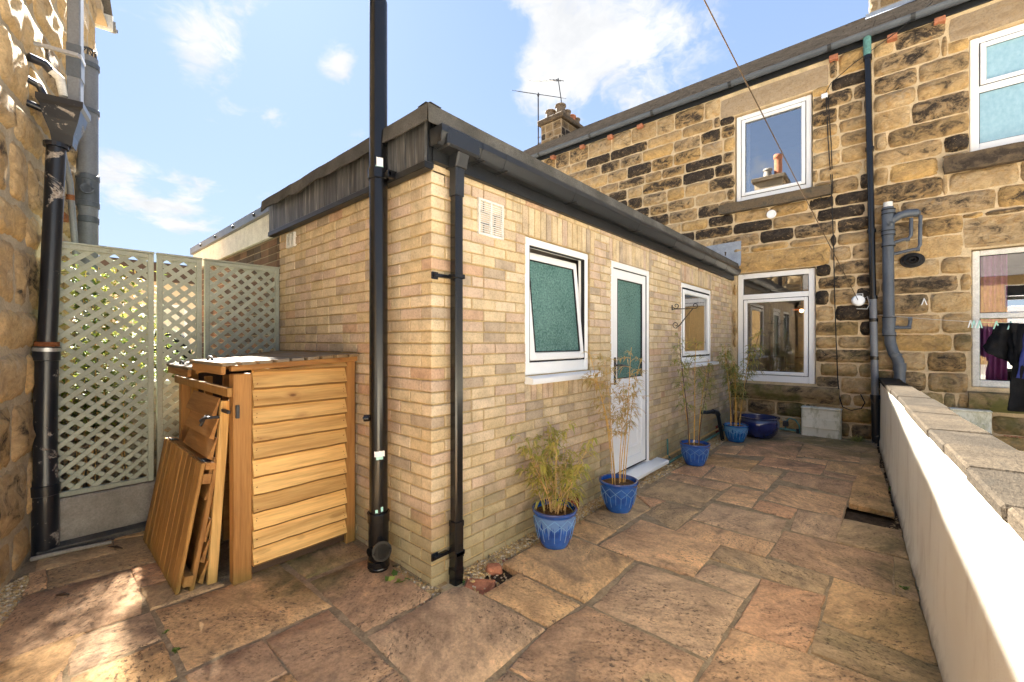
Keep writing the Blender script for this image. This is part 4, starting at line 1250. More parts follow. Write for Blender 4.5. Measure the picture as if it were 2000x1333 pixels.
def m2(q): return 'sandstone' if (q[2] > 3.0 and rnd.random() < .65) else 'sandstone_clean'
lay_stones(FB, r1, wh1, m1, 295, bulge=.034, res=.055, rough=.030, maxn=12)
lay_stones(FB, r2, wh2, m2, 295, bulge=.034, res=.06, rough=.028, maxn=13)
block('lintel', 'lintel_stone', H1, FB, *[x + s for x, s in zip(LT1, (.01, -.01, .0, -.01))], .0, .02, .10, .012)
block('lintel', 'sandstone', H1, FB, *[x + s for x, s in zip(LT2, (.01, -.01, .0, -.01))], .0, .03, .08, .02)
block('lintel', 'lintel_stone', H2, FB, *[x + s for x, s in zip(NLT1, (.01, -.01, .0, -.01))], .0, .02)
block('lintel', 'sandstone', H2, FB, *[x + s for x, s in zip(NLT2, (.01, -.01, .0, -.01))], .0, .025)
block('sill', 'dark_sill', H1, FB, *SL1, .095, .006, .12, .004); block('sill', 'dark_sill', H2, FB, *NSL1, .095, .006, .12, .004)
for o, Hh in ((SL2, H1), (NSL2, H2)):
    mb = MB(); pr = [(-.1, .0), (.05, .0), (.06, .05), (.085, .07), (.10, .12), (.10, .20), (.085, .235), (-.1, .26)]
    N = 16; vs = []; ed = []
    for i in range(N + 1):
        u = o[0] + (o[1] - o[0]) * i / N
        for a, b in pr: vs.append(FB(u, o[2] + b * (o[3] - o[2]) / .26 + .004 * noise.noise((u * 9, b * 30, 1)), a + .006 * noise.noise((u * 8, b * 20, 5)))); ed.append(.5)
    k = len(pr); fs = [(i * k + j, (i + 1) * k + j, (i + 1) * k + j + 1, i * k + j + 1) for i in range(N) for j in range(k - 1)]
    fs += [tuple(range(k))[::-1], tuple(range(N * k, N * k + k))]
    mb.add(vs, fs, .4, ed); mb.build('sill', 'mossy_sill', Hh, 40)
# windows
upvc_window(FB, (UW[0] + .02, UW[1] - .02, UW[2], UW[3] - .015), H1, .075, -.13, -.055, casement=[True], glass='sky', label='upstairs window reflecting a chimney and the sky')
upvc_window(FB, (LW[0] + .01, LW[1] - .015, LW[2], LW[3] - .015), H1, .085, -.13, -.05, transom=2.235, casement=[True, False], label='ground floor window with top light')
upvc_window(FB, (NU[0] + .01, NU[1], NU[2], NU[3] - .015), H2, .085, -.13, -.05, transom=4.78, casement=[False, True], glass='blue_frosted_glass', label='window of frosted blue glass')
upvc_window(FB, (NL[0] + .01, NL[1], NL[2], NL[3] - .015), H2, .07, -.13, -.05, transom=1.80, casement=[False, False], m='painted_white', label='old painted sash window')
# rooms behind the glass
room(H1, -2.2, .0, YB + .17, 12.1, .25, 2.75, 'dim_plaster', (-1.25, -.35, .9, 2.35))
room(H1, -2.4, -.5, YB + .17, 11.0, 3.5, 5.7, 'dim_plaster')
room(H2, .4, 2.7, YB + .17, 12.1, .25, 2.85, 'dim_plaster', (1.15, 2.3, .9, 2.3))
# roof, gutter, brick corbels
def slates(parent, x0, x1, y0, z0, pitch, ln, name='roof'):
    mb = MB(); c, s = math.cos(pitch), math.sin(pitch); rowd = .26; n = int(ln / rowd); rg = random.Random(4)
    mb.add([(x0, y0, z0 - .05), (x1, y0, z0 - .05), (x1, y0 + c * ln, z0 + s * ln - .05), (x0, y0 + c * ln, z0 + s * ln - .05)], [(0, 1, 2, 3)])
    mb.add([(x0, y0 + c * ln, z0 + s * ln - .05), (x1, y0 + c * ln, z0 + s * ln - .05), (x1, y0 + 2 * c * ln, z0 - .05), (x0, y0 + 2 * c * ln, z0 - .05)], [(0, 1, 2, 3)])
    r = mb.build(name, 'slate', parent)
    mb = MB()
    for k in range(n):
        x = x0 - (.17 if k % 2 else 0)
        while x < x1:
            w = rg.uniform(.30, .42); j = rg.uniform(-.012, .012)
            def P(u, t, d, k=k, j=j): q = k * rowd + t + j; return (u, y0 + c * q - s * d, z0 + s * q + c * d)
            a, b = max(x, x0) + .004, min(x + w, x1) - .004
            if b - a > .03:
                t0 = rg.random(); d = rg.uniform(0, .004)
                vs = [P(a, -.04, .022 + d), P(b, -.04, .022 + d), P(b, .30, .002), P(a, .30, .002), P(a, -.04, .008 + d), P(b, -.04, .008 + d)]
                mb.add(vs, [(0, 1, 2, 3), (4, 5, 1, 0)], t0)
            x += w
    mb.build('slates', 'slate', r, 0, 'stuff')
    return r
PITCH = math.radians(32.5)
rf1 = slates(H1, -9.5, XD, YB - .12, 6.0, PITCH, 5.0); rf2 = slates(H2, XD, 4.5, YB - .12, 6.0, PITCH, 5.0)
for Hh, a, b in ((H1, -9.5, XD), (H2, XD, 4.5)):
    mb = MB(); gutter_half(mb, (a, YB - .045, 5.985), (b - .002, YB - .045, 5.985), (0, -1, 0), .068)
    g = mb.build('gutter', 'blue_grey_plastic', Hh, 40)
    mb = MB(); x = a + .4
    while x < b:
        gutter_half(mb, (x, YB - .041, 5.983), (x + .05, YB - .041, 5.983), (0, -1, 0), .073); x += 1.4
    mb.build('gutter_bracket', 'gutter_plastic', g, 40)
    mb = MB(); mb.box(FB, a, b - .003, ZT + .0, 5.99, -.02, .03, .003); mb.build('eaves_board', 'black_paint', Hh)
for x in (-5.93, -5.12, -4.43, -3.76, -.63, .04, .52):
    Hh = H1 if x < XD else H2
    mb = MB(); mb.box(FB, x - .055, x + .055, 5.775, 5.85, -.02, .10, .006, 0, .003); mb.build('corbel_brick', 'terracotta', Hh)
# chimneys
def chimney(parent, x0, x1, y0, y1, zb, zt, pots, flash=True, m='chimney_stone'):
    mb = MB(); mb.box(W, x0, x1, y0, y1, zb, zt, .01)
    ch = mb.build('chimney', 'chimney_mortar', parent)
    st = MB(); rg = random.Random(int(x0 * 10))
    for F, u0, u1 in ((Face((0, y0, 0), (0, -1, 0)), x0, x1), (Face((x1, 0, 0), (1, 0, 0)), y0, y1), (Face((x0, 0, 0), (-1, 0, 0)), -y1, -y0)):
        for q in courses(u0, u1, zb, zt - .02, [], (.2, .28), (.28, .5), .03, rg.randrange(99)):
            stone_geo(F, *q, rg.randrange(999), bulge=.015, res=.12, mb=st, tint=rg.random())
    st.build('stonework', m, ch, 70, 'stuff')
    mb = MB(); mb.box(W, x0 - .10, x1 + .10, y0 - .10, y1 + .10, zt, zt + .17, .025, 0, .008); mb.build('chimney_cap', 'dark_sill', ch)
    for (px, py, r, h, m2_) in pots:
        mb = MB(); mb.lathe((px, py, zt + .16), [(r * 1.05, 0), (r, .05), (r * .88, h * .75), (r * .86, h * .8), (r * 1.08, h * .84), (r * 1.08, h * .95), (r * .95, h), (r * .7, h), (r * .65, h * .6)], 14); mb.build('chimney_pot', m2_, ch, 40)
    if flash:
        mb = MB()
        vs = []
        for i in range(6):
            x = x0 - .06 + (x1 - x0 + .12) * i / 5
            vs += [(x, y0 - .16, zb + .03), (x, y0 - .035, zb + .12), (x, y0 - .03, zb + .20)]
        mb.add(vs, [(i * 3 + j, i * 3 + 3 + j, i * 3 + 4 + j, i * 3 + 1 + j) for i in range(5) for j in range(2)])
        mb.add([(x1 + .03, y0 - .05, zb + .05), (x1 + .03, y1, zb + .65), (x1 + .03, y1, zb + .8), (x1 + .03, y0 - .05, zb + .22)], [(0, 1, 2, 3)])
        mb.build('flashing', 'lead', ch)
    return ch
cy = 11.3
chimney(H1, -8.70, -7.88, cy, cy + 1.30, 7.50, 8.66, [(-8.45, cy + .2, .17, .34, 'pot_clay'), (-8.05, cy + .2, .17, .40, 'pot_clay'), (-8.05, cy + .55, .14, .34, 'pot_clay'), (-8.05, cy + .85, .14, .30, 'terracotta'), (-8.05, cy + 1.12, .14, .30, 'pot_clay'), (-8.45, cy + .8, .14, .3, 'terracotta')])
chimney(H2, -.28, .62, 11.0, 12.1, 7.75, 9.8, [(.1, 11.4, .17, .5, 'terracotta')])
# wall fittings that belong to the houses
mb = MB(); mb.lathe((0, 0, 0), [(.07, 0), (.07, .02), (.055, .026), (.05, .014), (.0, .014)], 20)
mb.v = [tuple(FB(-1.46 + x, 3.585 + y, .035 + z)) for x, y, z in mb.v]; mb.build('round_vent', 'clips_white', H1, 40)
mb = MB(); mb.box(FB, -.785, -.705, 5.25, 5.32, .02, .06, .006); mb.build('junction_box', 'clips_white', H1)
mb = MB(); mb.lathe((0, 0, 0), [(.085, 0), (.105, .02), (.10, .03), (.075, .035), (.07, .075), (.055, .08), (.052, .02), (.03, .02), (.028, .085), (.022, .085), (.0, .02)], 22)
mb.v = [tuple(FB(.25 + x * 1.25, 2.60 + y, .02 + z)) for x, y, z in mb.v]; mb.build('flue_terminal', 'gasket', H2, 40)
airbrick(FB, 1.10, 1.33, .07, .27, 7, 5, 'terracotta', H2)
# cables on the sooty house
mb = MB()
pts = [FB(-.72, 5.25, .05), FB(-.70, 4.6, .05), FB(-.66, 3.9, .055), FB(-.645, 3.4, .055), FB(-.63, 2.9, .05), FB(-.62, 2.2, .05), FB(-.60, 1.5, .055), FB(-.58, .9, .06), FB(-.56, .62, .07), FB(-.52, .47, .07), FB(-.42, .43, .06), FB(-.30, .47, .06), FB(-.26, .56, .06), FB(-.31, .68, .05)]
mb.tube(pts, .007, 6); mb.tube([FB(-.70, 5.25, .05), FB(-.66, 4.5, .05), FB(-.64, 3.75, .055), FB(-.70, 3.63, .07), FB(-.78, 3.66, .08), FB(-.79, 3.75, .08)], .006, 6)
mb.tube([FB(-.73, 5.32, .05), FB(-.66, 5.45, .05), FB(-.40, 5.62, .06), FB(.1, 5.84, .12), FB(.45, 6.05, .16)], .006, 6)
mb.build('cable', 'gasket', H1, 60)

# ================================================================== rock-faced house on the left
H3 = thing('stone_house', 'rock-faced golden stone house on the left with cast iron pipe', 'house', tuple(FL(.5, 0, -1.5)))
mb = MB(); panel(mb, FL, -2.4, 1.77, -.15, 5.0, [], .007)
Fe = Face(FL(1.77, 0, 0), -Vector((.971, -.239, 0)))          # return beyond the corner
panel(mb, Fe, 0, 4.5, -.15, 5.0, [], 0)
Fs = Face(FL(-2.4, 0, 0), Vector((.971, -.239, 0)))
panel(mb, Fs, -4.5, 0, -.15, 5.0, [], 0)
wh3 = mb.build('wall', 'left_mortar', H3)
r3 = courses(-2.4, 1.80, .0, 5.0, [], (.24, .42), (.30, .75), .03, 21)
lay_stones(FL, r3, wh3, lambda q: 'rockface', 290, bulge=.028, res=.04, rough=.026, jag=.010, maxn=20)
mb = MB()
for q in courses(0.02, 4.5, .0, 5.0, [], (.24, .42), (.35, .75), .03, 31): stone_geo(Fe, *q, rnd.randrange(999), bulge=.05, res=.12, mb=mb, tint=rnd.random(), rough=.03)
mb.build('stonework', 'rockface', wh3, 70, 'stuff')
# roof with eaves overhanging the far corner, seen from below
def FLb(u, w, d): return FL(u, w, d)
mb = MB(); pts = [(2.12, 5.02), (-.3, 6.75), (-2.75, 5.02)]
vs = [FL(u, w, .10) for u, w in pts] + [FL(u, w, -4.7) for u, w in pts]
mb.add(vs, [(0, 3, 4, 1), (1, 4, 5, 2)]); mb.add([FL(1.77, 5.0, 0), FL(-2.4, 5.0, 0), FL(-.3, 6.65, 0)], [(0, 2, 1)])
rf3 = mb.build('roof', 'slate', H3)
mb = MB(); mb.box(FLb, 1.75, 2.05, 4.93, 4.955, -4.6, .06, .003); mb.box(FLb, 1.78, 1.9, 4.955, 5.05, -.4, .05, .003); mb.build('soffit', 'beige_curtain', rf3)
mb = MB(); mb.box(FLb, 2.05, 2.075, 4.90, 5.08, -4.6, .10, .003); mb.build('fascia', 'painted_white', rf3)
mb = MB(); gutter_half(mb, FL(2.08, 5.03, -4.6), FL(2.08, 5.03, .12), FL.r, .075)
for d in (.10, -.12, -.6): gutter_half(mb, FL(2.076, 5.028, d - .04), FL(2.076, 5.028, d), FL.r, .082)
mb.build('gutter', 'grey_plastic', rf3, 40)
ch3 = chimney(H3, -4.15, -3.15, -4.3, -3.2, 6.0, 8.0, [(-3.75, -3.6, .16, .45, 'concrete'), (-3.4, -3.75, .15, 1.0, 'terracotta')], False)

# ================================================================== neighbouring dark brick extension, cream house beyond
NX = thing('brick_extension', 'dark brick flat-roofed extension with white fascia seen beyond the trellis', 'extension', (-6, YC, 0))
FN = Face((0, YC + .02, 0), (0, -1, 0))
mb = MB(); panel(mb, FN, -7.5, XW - .002, -.1, 2.6, [], -.006); panel(mb, Face((-7.5, 0, 0), (-1, 0, 0)), -6, -YC - .02, -.1, 2.6, [], 0)
wn = mb.build('wall', 'dark_mortar', NX)
lay_bricks(FN, bond(FN, -7.5, XW - .003, -.045 + .075 * 8, 26, []), 'dark_brick', wn, 290)
mb = MB(); mb.box(FN, -7.62, XW - .08, 2.50, 2.735, .02, .055, .004); mb.build('fascia', 'painted_white', NX)
mb = MB(); mb.box(FN, -7.66, XW - .085, 2.735, 2.83, .0, .085, .006); mb.build('roof_trim', 'grey_plastic', NX)
mb = MB()
for x in (-4.95, -5.65, -6.35, -7.05): mb.tube([FN(x, 2.78, .08), FN(x, 2.78, .10)], .018, 8)
mb.build('bolt', 'metal_dark', NX)
mb = MB(); mb.add([(-7.66, YC - .06, 2.83), (XW - .085, YC - .06, 2.83), (XW - .085, 7, 2.83), (-7.66, 7, 2.83)], [(0, 1, 2, 3)]); mb.build('roof', 'mineral_felt', NX)

CH = thing('cream_house', 'cream rendered building with dark gutter glimpsed through the trellis', 'house', (-13, 3, .6))
mb = MB(); mb.box(W, -16, -12.2, -3, 4.6, .5, 2.95, .02); mb.build('wall', 'cream_render', CH)
mb = MB(); mb.add([(-12.0, -3.2, 3.2), (-12.0, 4.8, 3.2), (-16.2, 4.8, 3.25), (-16.2, -3.2, 3.25)], [(0, 1, 2, 3)]); mb.build('roof', 'slate', CH)
mb = MB(); mb.box(W, -12.22, -12.0, -3.1, 4.7, 2.80, 3.19, .01); mb.build('gutter', 'dark_wood', CH)
for y0 in (-.2, 1.6):
    mb = MB(); Fc = Face((-12.19, 0, 0), (1, 0, 0)); frame(mb, Fc, y0, y0 + .8, 1.3, 2.3, .06, -.02, .02); w_ = mb.build('window', 'upvc', CH); clear(Fc, y0 + .05, y0 + .75, 1.35, 2.25, .006, w_)
# raised garden behind the trellis
mb = MB(); mb.add([(-30, -6, .75), (-4.95, -6, .75), (-4.95, YC, .75), (-30, 8, .75)], [(0, 1, 2, 3)])
structure(mb.build('garden_ground', 'soil'))

LWALL = thing('low_stone_wall', 'low grey stone wall with pale coping behind the trellis', 'wall', (-4.85, .9, 0))
FW_ = Face((-4.80, 0, 0), (1, 0, 0))
mb = MB(); mb.box(W, -5.0, -4.81, .15, YC - .02, 0, 1.06, .01); mb.build('core', 'dark_mortar', LWALL)
for q in courses(.15, YC - .03, .10, 1.06, [], (.14, .22), (.2, .42), .02, 51):
    vs, fs, ed = stone_geo(FW_, *q, rnd.randrange(999), bulge=.02, res=.1, d0=-.02); mb = MB(); mb.add(vs, fs, 0, ed); mb.build('stone', 'dim_stone', LWALL, 70)
for i in range(3):
    mb = MB(); a = .14 + i * .485; mb.box(W, -5.06, -4.74, a, a + .478, 1.06, 1.12, .012, 0, .004); mb.build('coping', 'concrete', LWALL)

# plants beyond the trellis
def shrub(name, label, c, size, n, seed, m='shrub_leaf', cat='shrub', lsz=(.06, .13), wd=.018, group=None):
    rg = random.Random(seed); t = thing(name, label, cat, c, group)
    st = MB(); lf = MB(); c = Vector(c)
    tips = []
    for i in range(max(8, n // 60)):
        d = rdir(rg, .1, 1); e = c + Vector((d.x * size[0], d.y * size[1], d.z * size[2])) * rg.uniform(.6, 1)
        mid = c.lerp(e, .5) + Vector((0, 0, .1 * size[2]))
        st.tube([c + Vector((rg.uniform(-.04, .04), rg.uniform(-.04, .04), 0)), mid, e], [.008, .006, .003], 5); tips += [mid, e, mid.lerp(e, .5)]
    st.build('stems', 'cane_straw', t)
    for i in range(n):
        b = rg.choice(tips) + Vector((rg.gauss(0, size[0] * .16), rg.gauss(0, size[1] * .16), rg.gauss(0, size[2] * .12)))
        b.z = max(b.z, c.z + .03)
        leaf(lf, b, rdir(rg, -.4, .6), rg.uniform(*lsz), wd * rg.uniform(.6, 1.2), Vector((0, 0, 1)), rg.random())
    lf.build('leaves', m, t, 0, 'stuff')
    return t
shrub('shrub', 'yellow-green shrub behind the left trellis panel beside the grey pipe', (-5.40, .62, .75), (.34, .40, 1.15), 1500, 1)
rg = random.Random(77); T = thing('added_climber', 'loose yellow-green climber added right behind the widest trellis panel to filter the sun', 'added_climber', (-4.64, .45, .0))  # added foliage that breaks up the sunlight falling on the flags
st = MB(); lf = MB()
for i in range(11):
    y = rg.uniform(.16, .62); pts = [Vector((-4.64 + rg.uniform(-.03, .03), y + rg.uniform(-.06, .06) * k, .05 + k * .50)) for k in range(5)]
    st.tube(pts, [.006, .005, .004, .003, .002], 5)
    for k in range(210):
        a = rg.uniform(1.4, 4); q = pts[int(min(3, a))].lerp(pts[int(min(3, a)) + 1], a - int(min(3, a))) + Vector((rg.gauss(0, .03), rg.gauss(0, .07), rg.gauss(0, .05)))
        q.z = min(q.z, 2.12); q.x = min(q.x, -4.50); leaf(lf, q, rdir(rg, -.5, .5), rg.uniform(.04, .075), .014 * rg.uniform(.7, 1.2), Vector((0, 0, 1)), rg.random())
st.build('stems', 'cane_straw', T); lf.build('leaves', 'shrub_leaf', T, 0, 'stuff')
shrub('shrub', 'low leafy green plant behind the trellis near the middle post', (-5.6, 1.0, .75), (.35, .4, .65), 800, 2, 'green_leaf')
shrub('shrub', 'green climber leaves behind the trellis by the bin store roof', (-5.25, 1.22, .75), (.18, .22, .55), 300, 3, 'green_leaf')
# covered barbecue
bb = thing('covered_barbecue', 'black fabric cover over a garden barbecue behind the narrow trellis panel', 'barbecue', (-7.2, 1.32, .75))
mb = MB(); prof = [(.30, 0), (.31, .3), (.29, .55), (.27, .72), (.2, .82), (.08, .87), (0, .875)]
N = 20; vs = []
for r, z in prof:
    for k in range(N):
        a = 2 * math.pi * k / N; q = r * (1 + .06 * math.sin(a * 5 + z * 3)); vs.append((-7.2 + q * math.cos(a) * .9, 1.20 + q * math.sin(a) * .85, .75 + z + .02 * math.sin(a * 3)))
mb.add(vs, [(i * N + k, i * N + (k + 1) % N, (i + 1) * N + (k + 1) % N, (i + 1) * N + k) for i in range(len(prof) - 1) for k in range(N)]); mb.build('cover', 'black_cloth', bb, 60)

# ================================================================== cream rendered garden wall on the right
GW = thing('garden_wall', 'low cream rendered wall with weathered coping stones on the right', 'wall', (.1, 4.5, 0))
a0 = Vector((wall_x(8.2), 8.2, 0)); wd = Vector((wall_x(-2) - wall_x(8.2), -10.2, 0)).normalized(); wn_ = Vector((-wd.y, wd.x, 0)); wn_ = wn_ if wn_.x < 0 else -wn_
def GP(s, w, d): return a0 + wd * s + Vector((0, 0, w * (.938 + .0176 * s) / .968 if w > 0 else w)) + wn_ * d
mb = MB(); N = 60; vs = []
rows_ = (-.06, .02, .08, .3, .6, .918)
for i in range(N + 1):
    s_ = 10.2 * i / N
    for w in rows_: vs.append(GP(s_, w, .012 * noise.noise((s_ * 1.3, w * 2, 3)) + .004 * noise.noise((s_ * 6, w * 6, 3)) + (.015 if w < .05 else 0)))
k = len(rows_)
mb.add(vs, [(i * k + j, i * k + j + 1, (i + 1) * k + j + 1, (i + 1) * k + j) for i in range(N) for j in range(k - 1)])
mb.add([GP(0, -.06, -.2), GP(10.2, -.06, -.2), GP(10.2, .918, -.2), GP(0, .918, -.2)], [(0, 1, 2, 3)])
mb.add([GP(0, .917, .012), GP(10.2, .917, .012), GP(10.2, .917, -.2), GP(0, .917, -.2)], [(0, 1, 2, 3)])
mb.build('render', 'cream_wall_render', GW, 60)
s_ = .0; rg = random.Random(8)
while s_ < 10:
    L = rg.choice((.45, .6, .6, .75)); mb = MB(); o = rg.uniform(-.008, .008); dz = rg.uniform(-.004, .004)
    mb.box(GP, s_ + .003, s_ + L - .004, .921, .968 + dz, -.200 + o, .022 + o, .008, 0, .003); mb.build('coping_stone', 'coping_stone', GW); s_ += L

# ================================================================== house across the yard (shows as a reflection)
H4 = thing('stone_house', 'stone house behind the viewer, seen only as reflection in the windows', 'house', (0, -28, 0))
F4 = Face((0, -27, 0), (0, 1, 0)); ops = [(u, u + 1.1, w, w + 1.5) for u in (-7, -4.4, -1.6, 1.4, 4.2) for w in (.9, 3.8)]
mb = MB(); panel(mb, F4, -14, 14, -.1, 5.9, ops, 0)
for h in ops: reveal(mb, F4, *h, 0, -.15)
mb.build('wall', 'sandstone_clean', H4)
for h in ops:
    mb = MB(); frame(mb, F4, *h, .07, -.14, -.06); mb.box(F4, h[0] + .07, h[1] - .07, h[2] + .72, h[2] + .78, -.14, -.061); w_ = mb.build('window', 'upvc', H4)
    mb = MB(); mb.add([F4(h[0], h[2], -.13), F4(h[1], h[2], -.13), F4(h[1], h[3], -.13), F4(h[0], h[3], -.13)], [(0, 1, 2, 3)]); mb.build('glass', 'black_plastic', w_)
mb = MB(); mb.add([(-8.3, -26.8, 5.9), (9.3, -26.8, 5.9), (9.3, -31, 8.6), (-8.3, -31, 8.6)], [(0, 1, 2, 3)]); mb.build('roof', 'slate', H4)
chimney(H4, -2.2, -1.2, -30.8, -29.8, 7.8, 9.8, [(-1.9, -30.3, .16, .5, 'concrete'), (-1.5, -30.3, .16, .6, 'terracotta')], False)
mb = MB(); mb.add([(-60, -13, -.055), (60, -13, -.055), (60, -2.2, -.055), (-60, -2.2, -.055)], [(0, 1, 2, 3)]); structure(mb.build('back_yard', 'paving_pale'))
mb = MB(); mb.add([(.4, -2.2, -.052), (14, -2.2, -.052), (14, 8.22, -.052), (.4, 8.22, -.052)], [(0, 1, 2, 3)]); structure(mb.build('neighbour_yard', 'paving_pale'))
# ================================================================== pipes
def vpipe(mb, x, y, z0, z1, r, n=20): mb.tube([(x, y, z0), (x, y, z1)], r, n)
def collar(mb, x, y, z, r, h, n=20, lip=.004): mb.lathe((x, y, z), [(r - .002, 0), (r + lip, .004), (r + lip, h - .004), (r - .002, h)], n)
def ring_tube(mb, x, y, z, r, t, n=22):
    mb.lathe((x, y, z), [(r + t * math.cos(a), t * math.sin(a)) for a in [i * math.pi / 4 for i in range(9)]], n)

# tall black soil pipe on the end wall
px, py = -2.468, 1.488; R0 = .057
T = thing('soil_pipe', 'tall black plastic soil pipe rising above the extension roof by its corner', 'pipe', (px, py, 0))
mb = MB(); vpipe(mb, px, py, .30, 2.55, R0); vpipe(mb, px - .002, py, 2.55, 3.655, R0 - .001); mb.build('pipe', 'black_plastic', T, 40)
mb = MB(); vpipe(mb, px, py, -.02, .36, R0 + .006); collar(mb, px, py, .30, R0 + .008, .065); collar(mb, px, py, .02, R0 + .008, .045); ring_tube(mb, px, py, .015, R0 + .006, .007); ring_tube(mb, px, py, .36, R0 + .009, .006)
# angled branch with open boss towards the camera
bd = Vector((.80, -.30, .18)).normalized()
b0 = Vector((px, py, .13))
mb.tube([b0, b0 + bd * .07, b0 + bd * .105], [.045, .052, .054], 18, False)
mb.tube([b0 + bd * .105, b0 + bd * .115, b0 + bd * .115, b0 + bd * .07], [.060, .060, .046, .044], 18, False)
c0 = b0 + Vector((.25, -.97, -.03)).normalized() * .066
mb.tube([b0, c0, c0 + (c0 - b0) * .1, c0 + (c0 - b0) * .1, b0 + (c0 - b0) * .6], [.03, .032, .032, .024, .022], 16, False)
mb.build('branch', 'black_plastic', T, 40)
mb = MB(); collar(mb, px, py, 2.50, R0 + .006, .07); ring_tube(mb, px, py, 2.565, R0 + .005, .005); mb.box(W, px + .05, px + .13, py - .012, py + .012, 2.50, 2.53, .004); mb.box(W, px + .10, px + .13, py - .01, py + .07, 2.49, 2.54, .004); mb.build('socket', 'black_plastic', T, 40)
mb = MB(); mb.tube([(px - .03, py - .05, .97), (px - .05, py - .075, .97)], .022, 14); mb.tube([(px - .05, py - .075, .97), (px - .054, py - .08, .97)], .008, 8); mb.build('boss', 'black_plastic', T, 40)
def patch(mb, ang0, ang1, z0, z1, r):
    n = 8; vs = []
    for i in range(n + 1):
        a = ang0 + (ang1 - ang0) * i / n; j = .006 * noise.noise((i * .9, z0, 1))
        vs += [(px + r * math.cos(a), py + r * math.sin(a), z0 + j), (px + r * math.cos(a), py + r * math.sin(a), z1 + j)]
    mb.add(vs, [(2 * i, 2 * i + 2, 2 * i + 3, 2 * i + 1) for i in range(n)])
mb = MB(); patch(mb, -.75, -.05, 2.575, 2.63, R0 + .0012); patch(mb, -1.0, .15, .73, .765, R0 + .0012); mb.build('pale_label', 'clips_white', T)
mb = MB(); patch(mb, -.85, -.0, 2.56, 2.576, R0 + .0016); patch(mb, -.8, -.05, .712, .731, R0 + .0014); patch(mb, -.9, -.6, .375, .395, R0 + .002); patch(mb, -.3, -.05, .38, .41, R0 + .002); mb.build('green_tape', 'mint_plastic', T)
mb = MB(); mb.lathe((px, py, 3.655), [(.03, 0), (.05, .02), (.03, .05)], 12)
for i in range(6):
    a = i * 1.047; mb.tube([(px + .05 * math.cos(a), py + .05 * math.sin(a), 3.65), (px + .03 * math.cos(a), py + .03 * math.sin(a), 3.70), (px, py, 3.715)], .004, 5)
mb.build('vent_cowl', 'grey_plastic', T, 40)

# square rainwater pipe at the corner
T = thing('rainwater_pipe', 'black square rainwater pipe running down the corner of the brick extension', 'pipe', (XE + .06, 1.745, 0))
def sqpath(mb, pts, hw=.0325):
    for (u0, w0, d0), (u1, w1, d1) in zip(pts, pts[1:]):
        def P(a, b, c, A=(u0, w0, d0), B=(u1, w1, d1)):
            return FA(A[0] + (B[0] - A[0]) * b + a, A[1] + (B[1] - A[1]) * b, A[2] + (B[2] - A[2]) * b + c)
        L = math.dist((u0, w0, d0), (u1, w1, d1))
        mb.box(P, -hw, hw, 0, 1, -hw, hw, .0085)
mb = MB(); sqpath(mb, [(1.752, .33, .062), (1.752, 2.43, .062)], .031); mb.build('pipe', 'black_plastic', T)
mb = MB(); sqpath(mb, [(1.748, -.06, .062), (1.750, .34, .062)], .0345); sqpath(mb, [(1.748, .02, .062), (1.748, .06, .062)], .037); sqpath(mb, [(1.75, .13, .062), (1.75, .165, .062)], .037); sqpath(mb, [(1.751, .32, .062), (1.751, .35, .062)], .037); mb.build('lower_pipe', 'black_plastic', T)
mb = MB(); sqpath(mb, [(1.752, 2.36, .062), (1.752, 2.53, .066)], .036); sqpath(mb, [(1.752, 2.53, .066), (1.745, 2.61, .10)], .046)
mb.box(FA, 1.60, 1.86, 2.603, 2.717, .042, .166, .012); mb.build('outlet', 'gutter_plastic', T)
mb = MB()
for z in (1.85, .14):
    mb.box(FA, 1.712, 1.792, z, z + .028, .026, .099, .004); mb.box(FA, 1.61, 1.72, z + .002, z + .024, .0, .03, .004); mb.box(FA, 1.60, 1.65, z - .01, z + .035, .0, .012, .004)
mb.build('bracket', 'black_plastic', T)

# round rainwater pipe on the stone front
T = thing('rainwater_pipe', 'slim round rainwater pipe down the stone wall beside the white reel', 'pipe', (-.15, YB - .1, 0))
def bp(z): return -.234 + (5.9 - z) * .0172
mb = MB(); mb.tube([(bp(z), YB - .10, z) for z in (2.05, 3.3, 4.6, 5.72)], .040, 14); mb.build('pipe', 'black_plastic', T, 40)
mb = MB(); mb.tube([(bp(z), YB - .10, z) for z in (.62, 1.3, 2.1)], .044, 14); mb.build('grey_pipe', 'grey_plastic', T, 40)
mb = MB(); mb.tube([(bp(z), YB - .10, z) for z in (-.08, .3, .66)], .050, 14); mb.tube([(bp(.66), YB - .1, .63), (bp(.69), YB - .1, .69)], .06, 14); mb.build('iron_foot', 'chipped_iron', T, 40)
mb = MB(); mb.tube([(bp(5.72), YB - .10, 5.62), (bp(5.9), YB - .10, 5.92)], .047, 14); mb.build('green_socket', 'copper_green', T, 40)
mb = MB()
for z in (5.6, 4.25, 3.05, 2.08, 1.75, 1.2): mb.tube([(bp(z), YB - .10, z), (bp(z), YB - .10, z + .05)], .052, 14); mb.box(FB, bp(z) - .05, bp(z) + .05, z + .01, z + .04, -.01, .06, .003)
mb.build('bracket', 'black_plastic', T, 40)

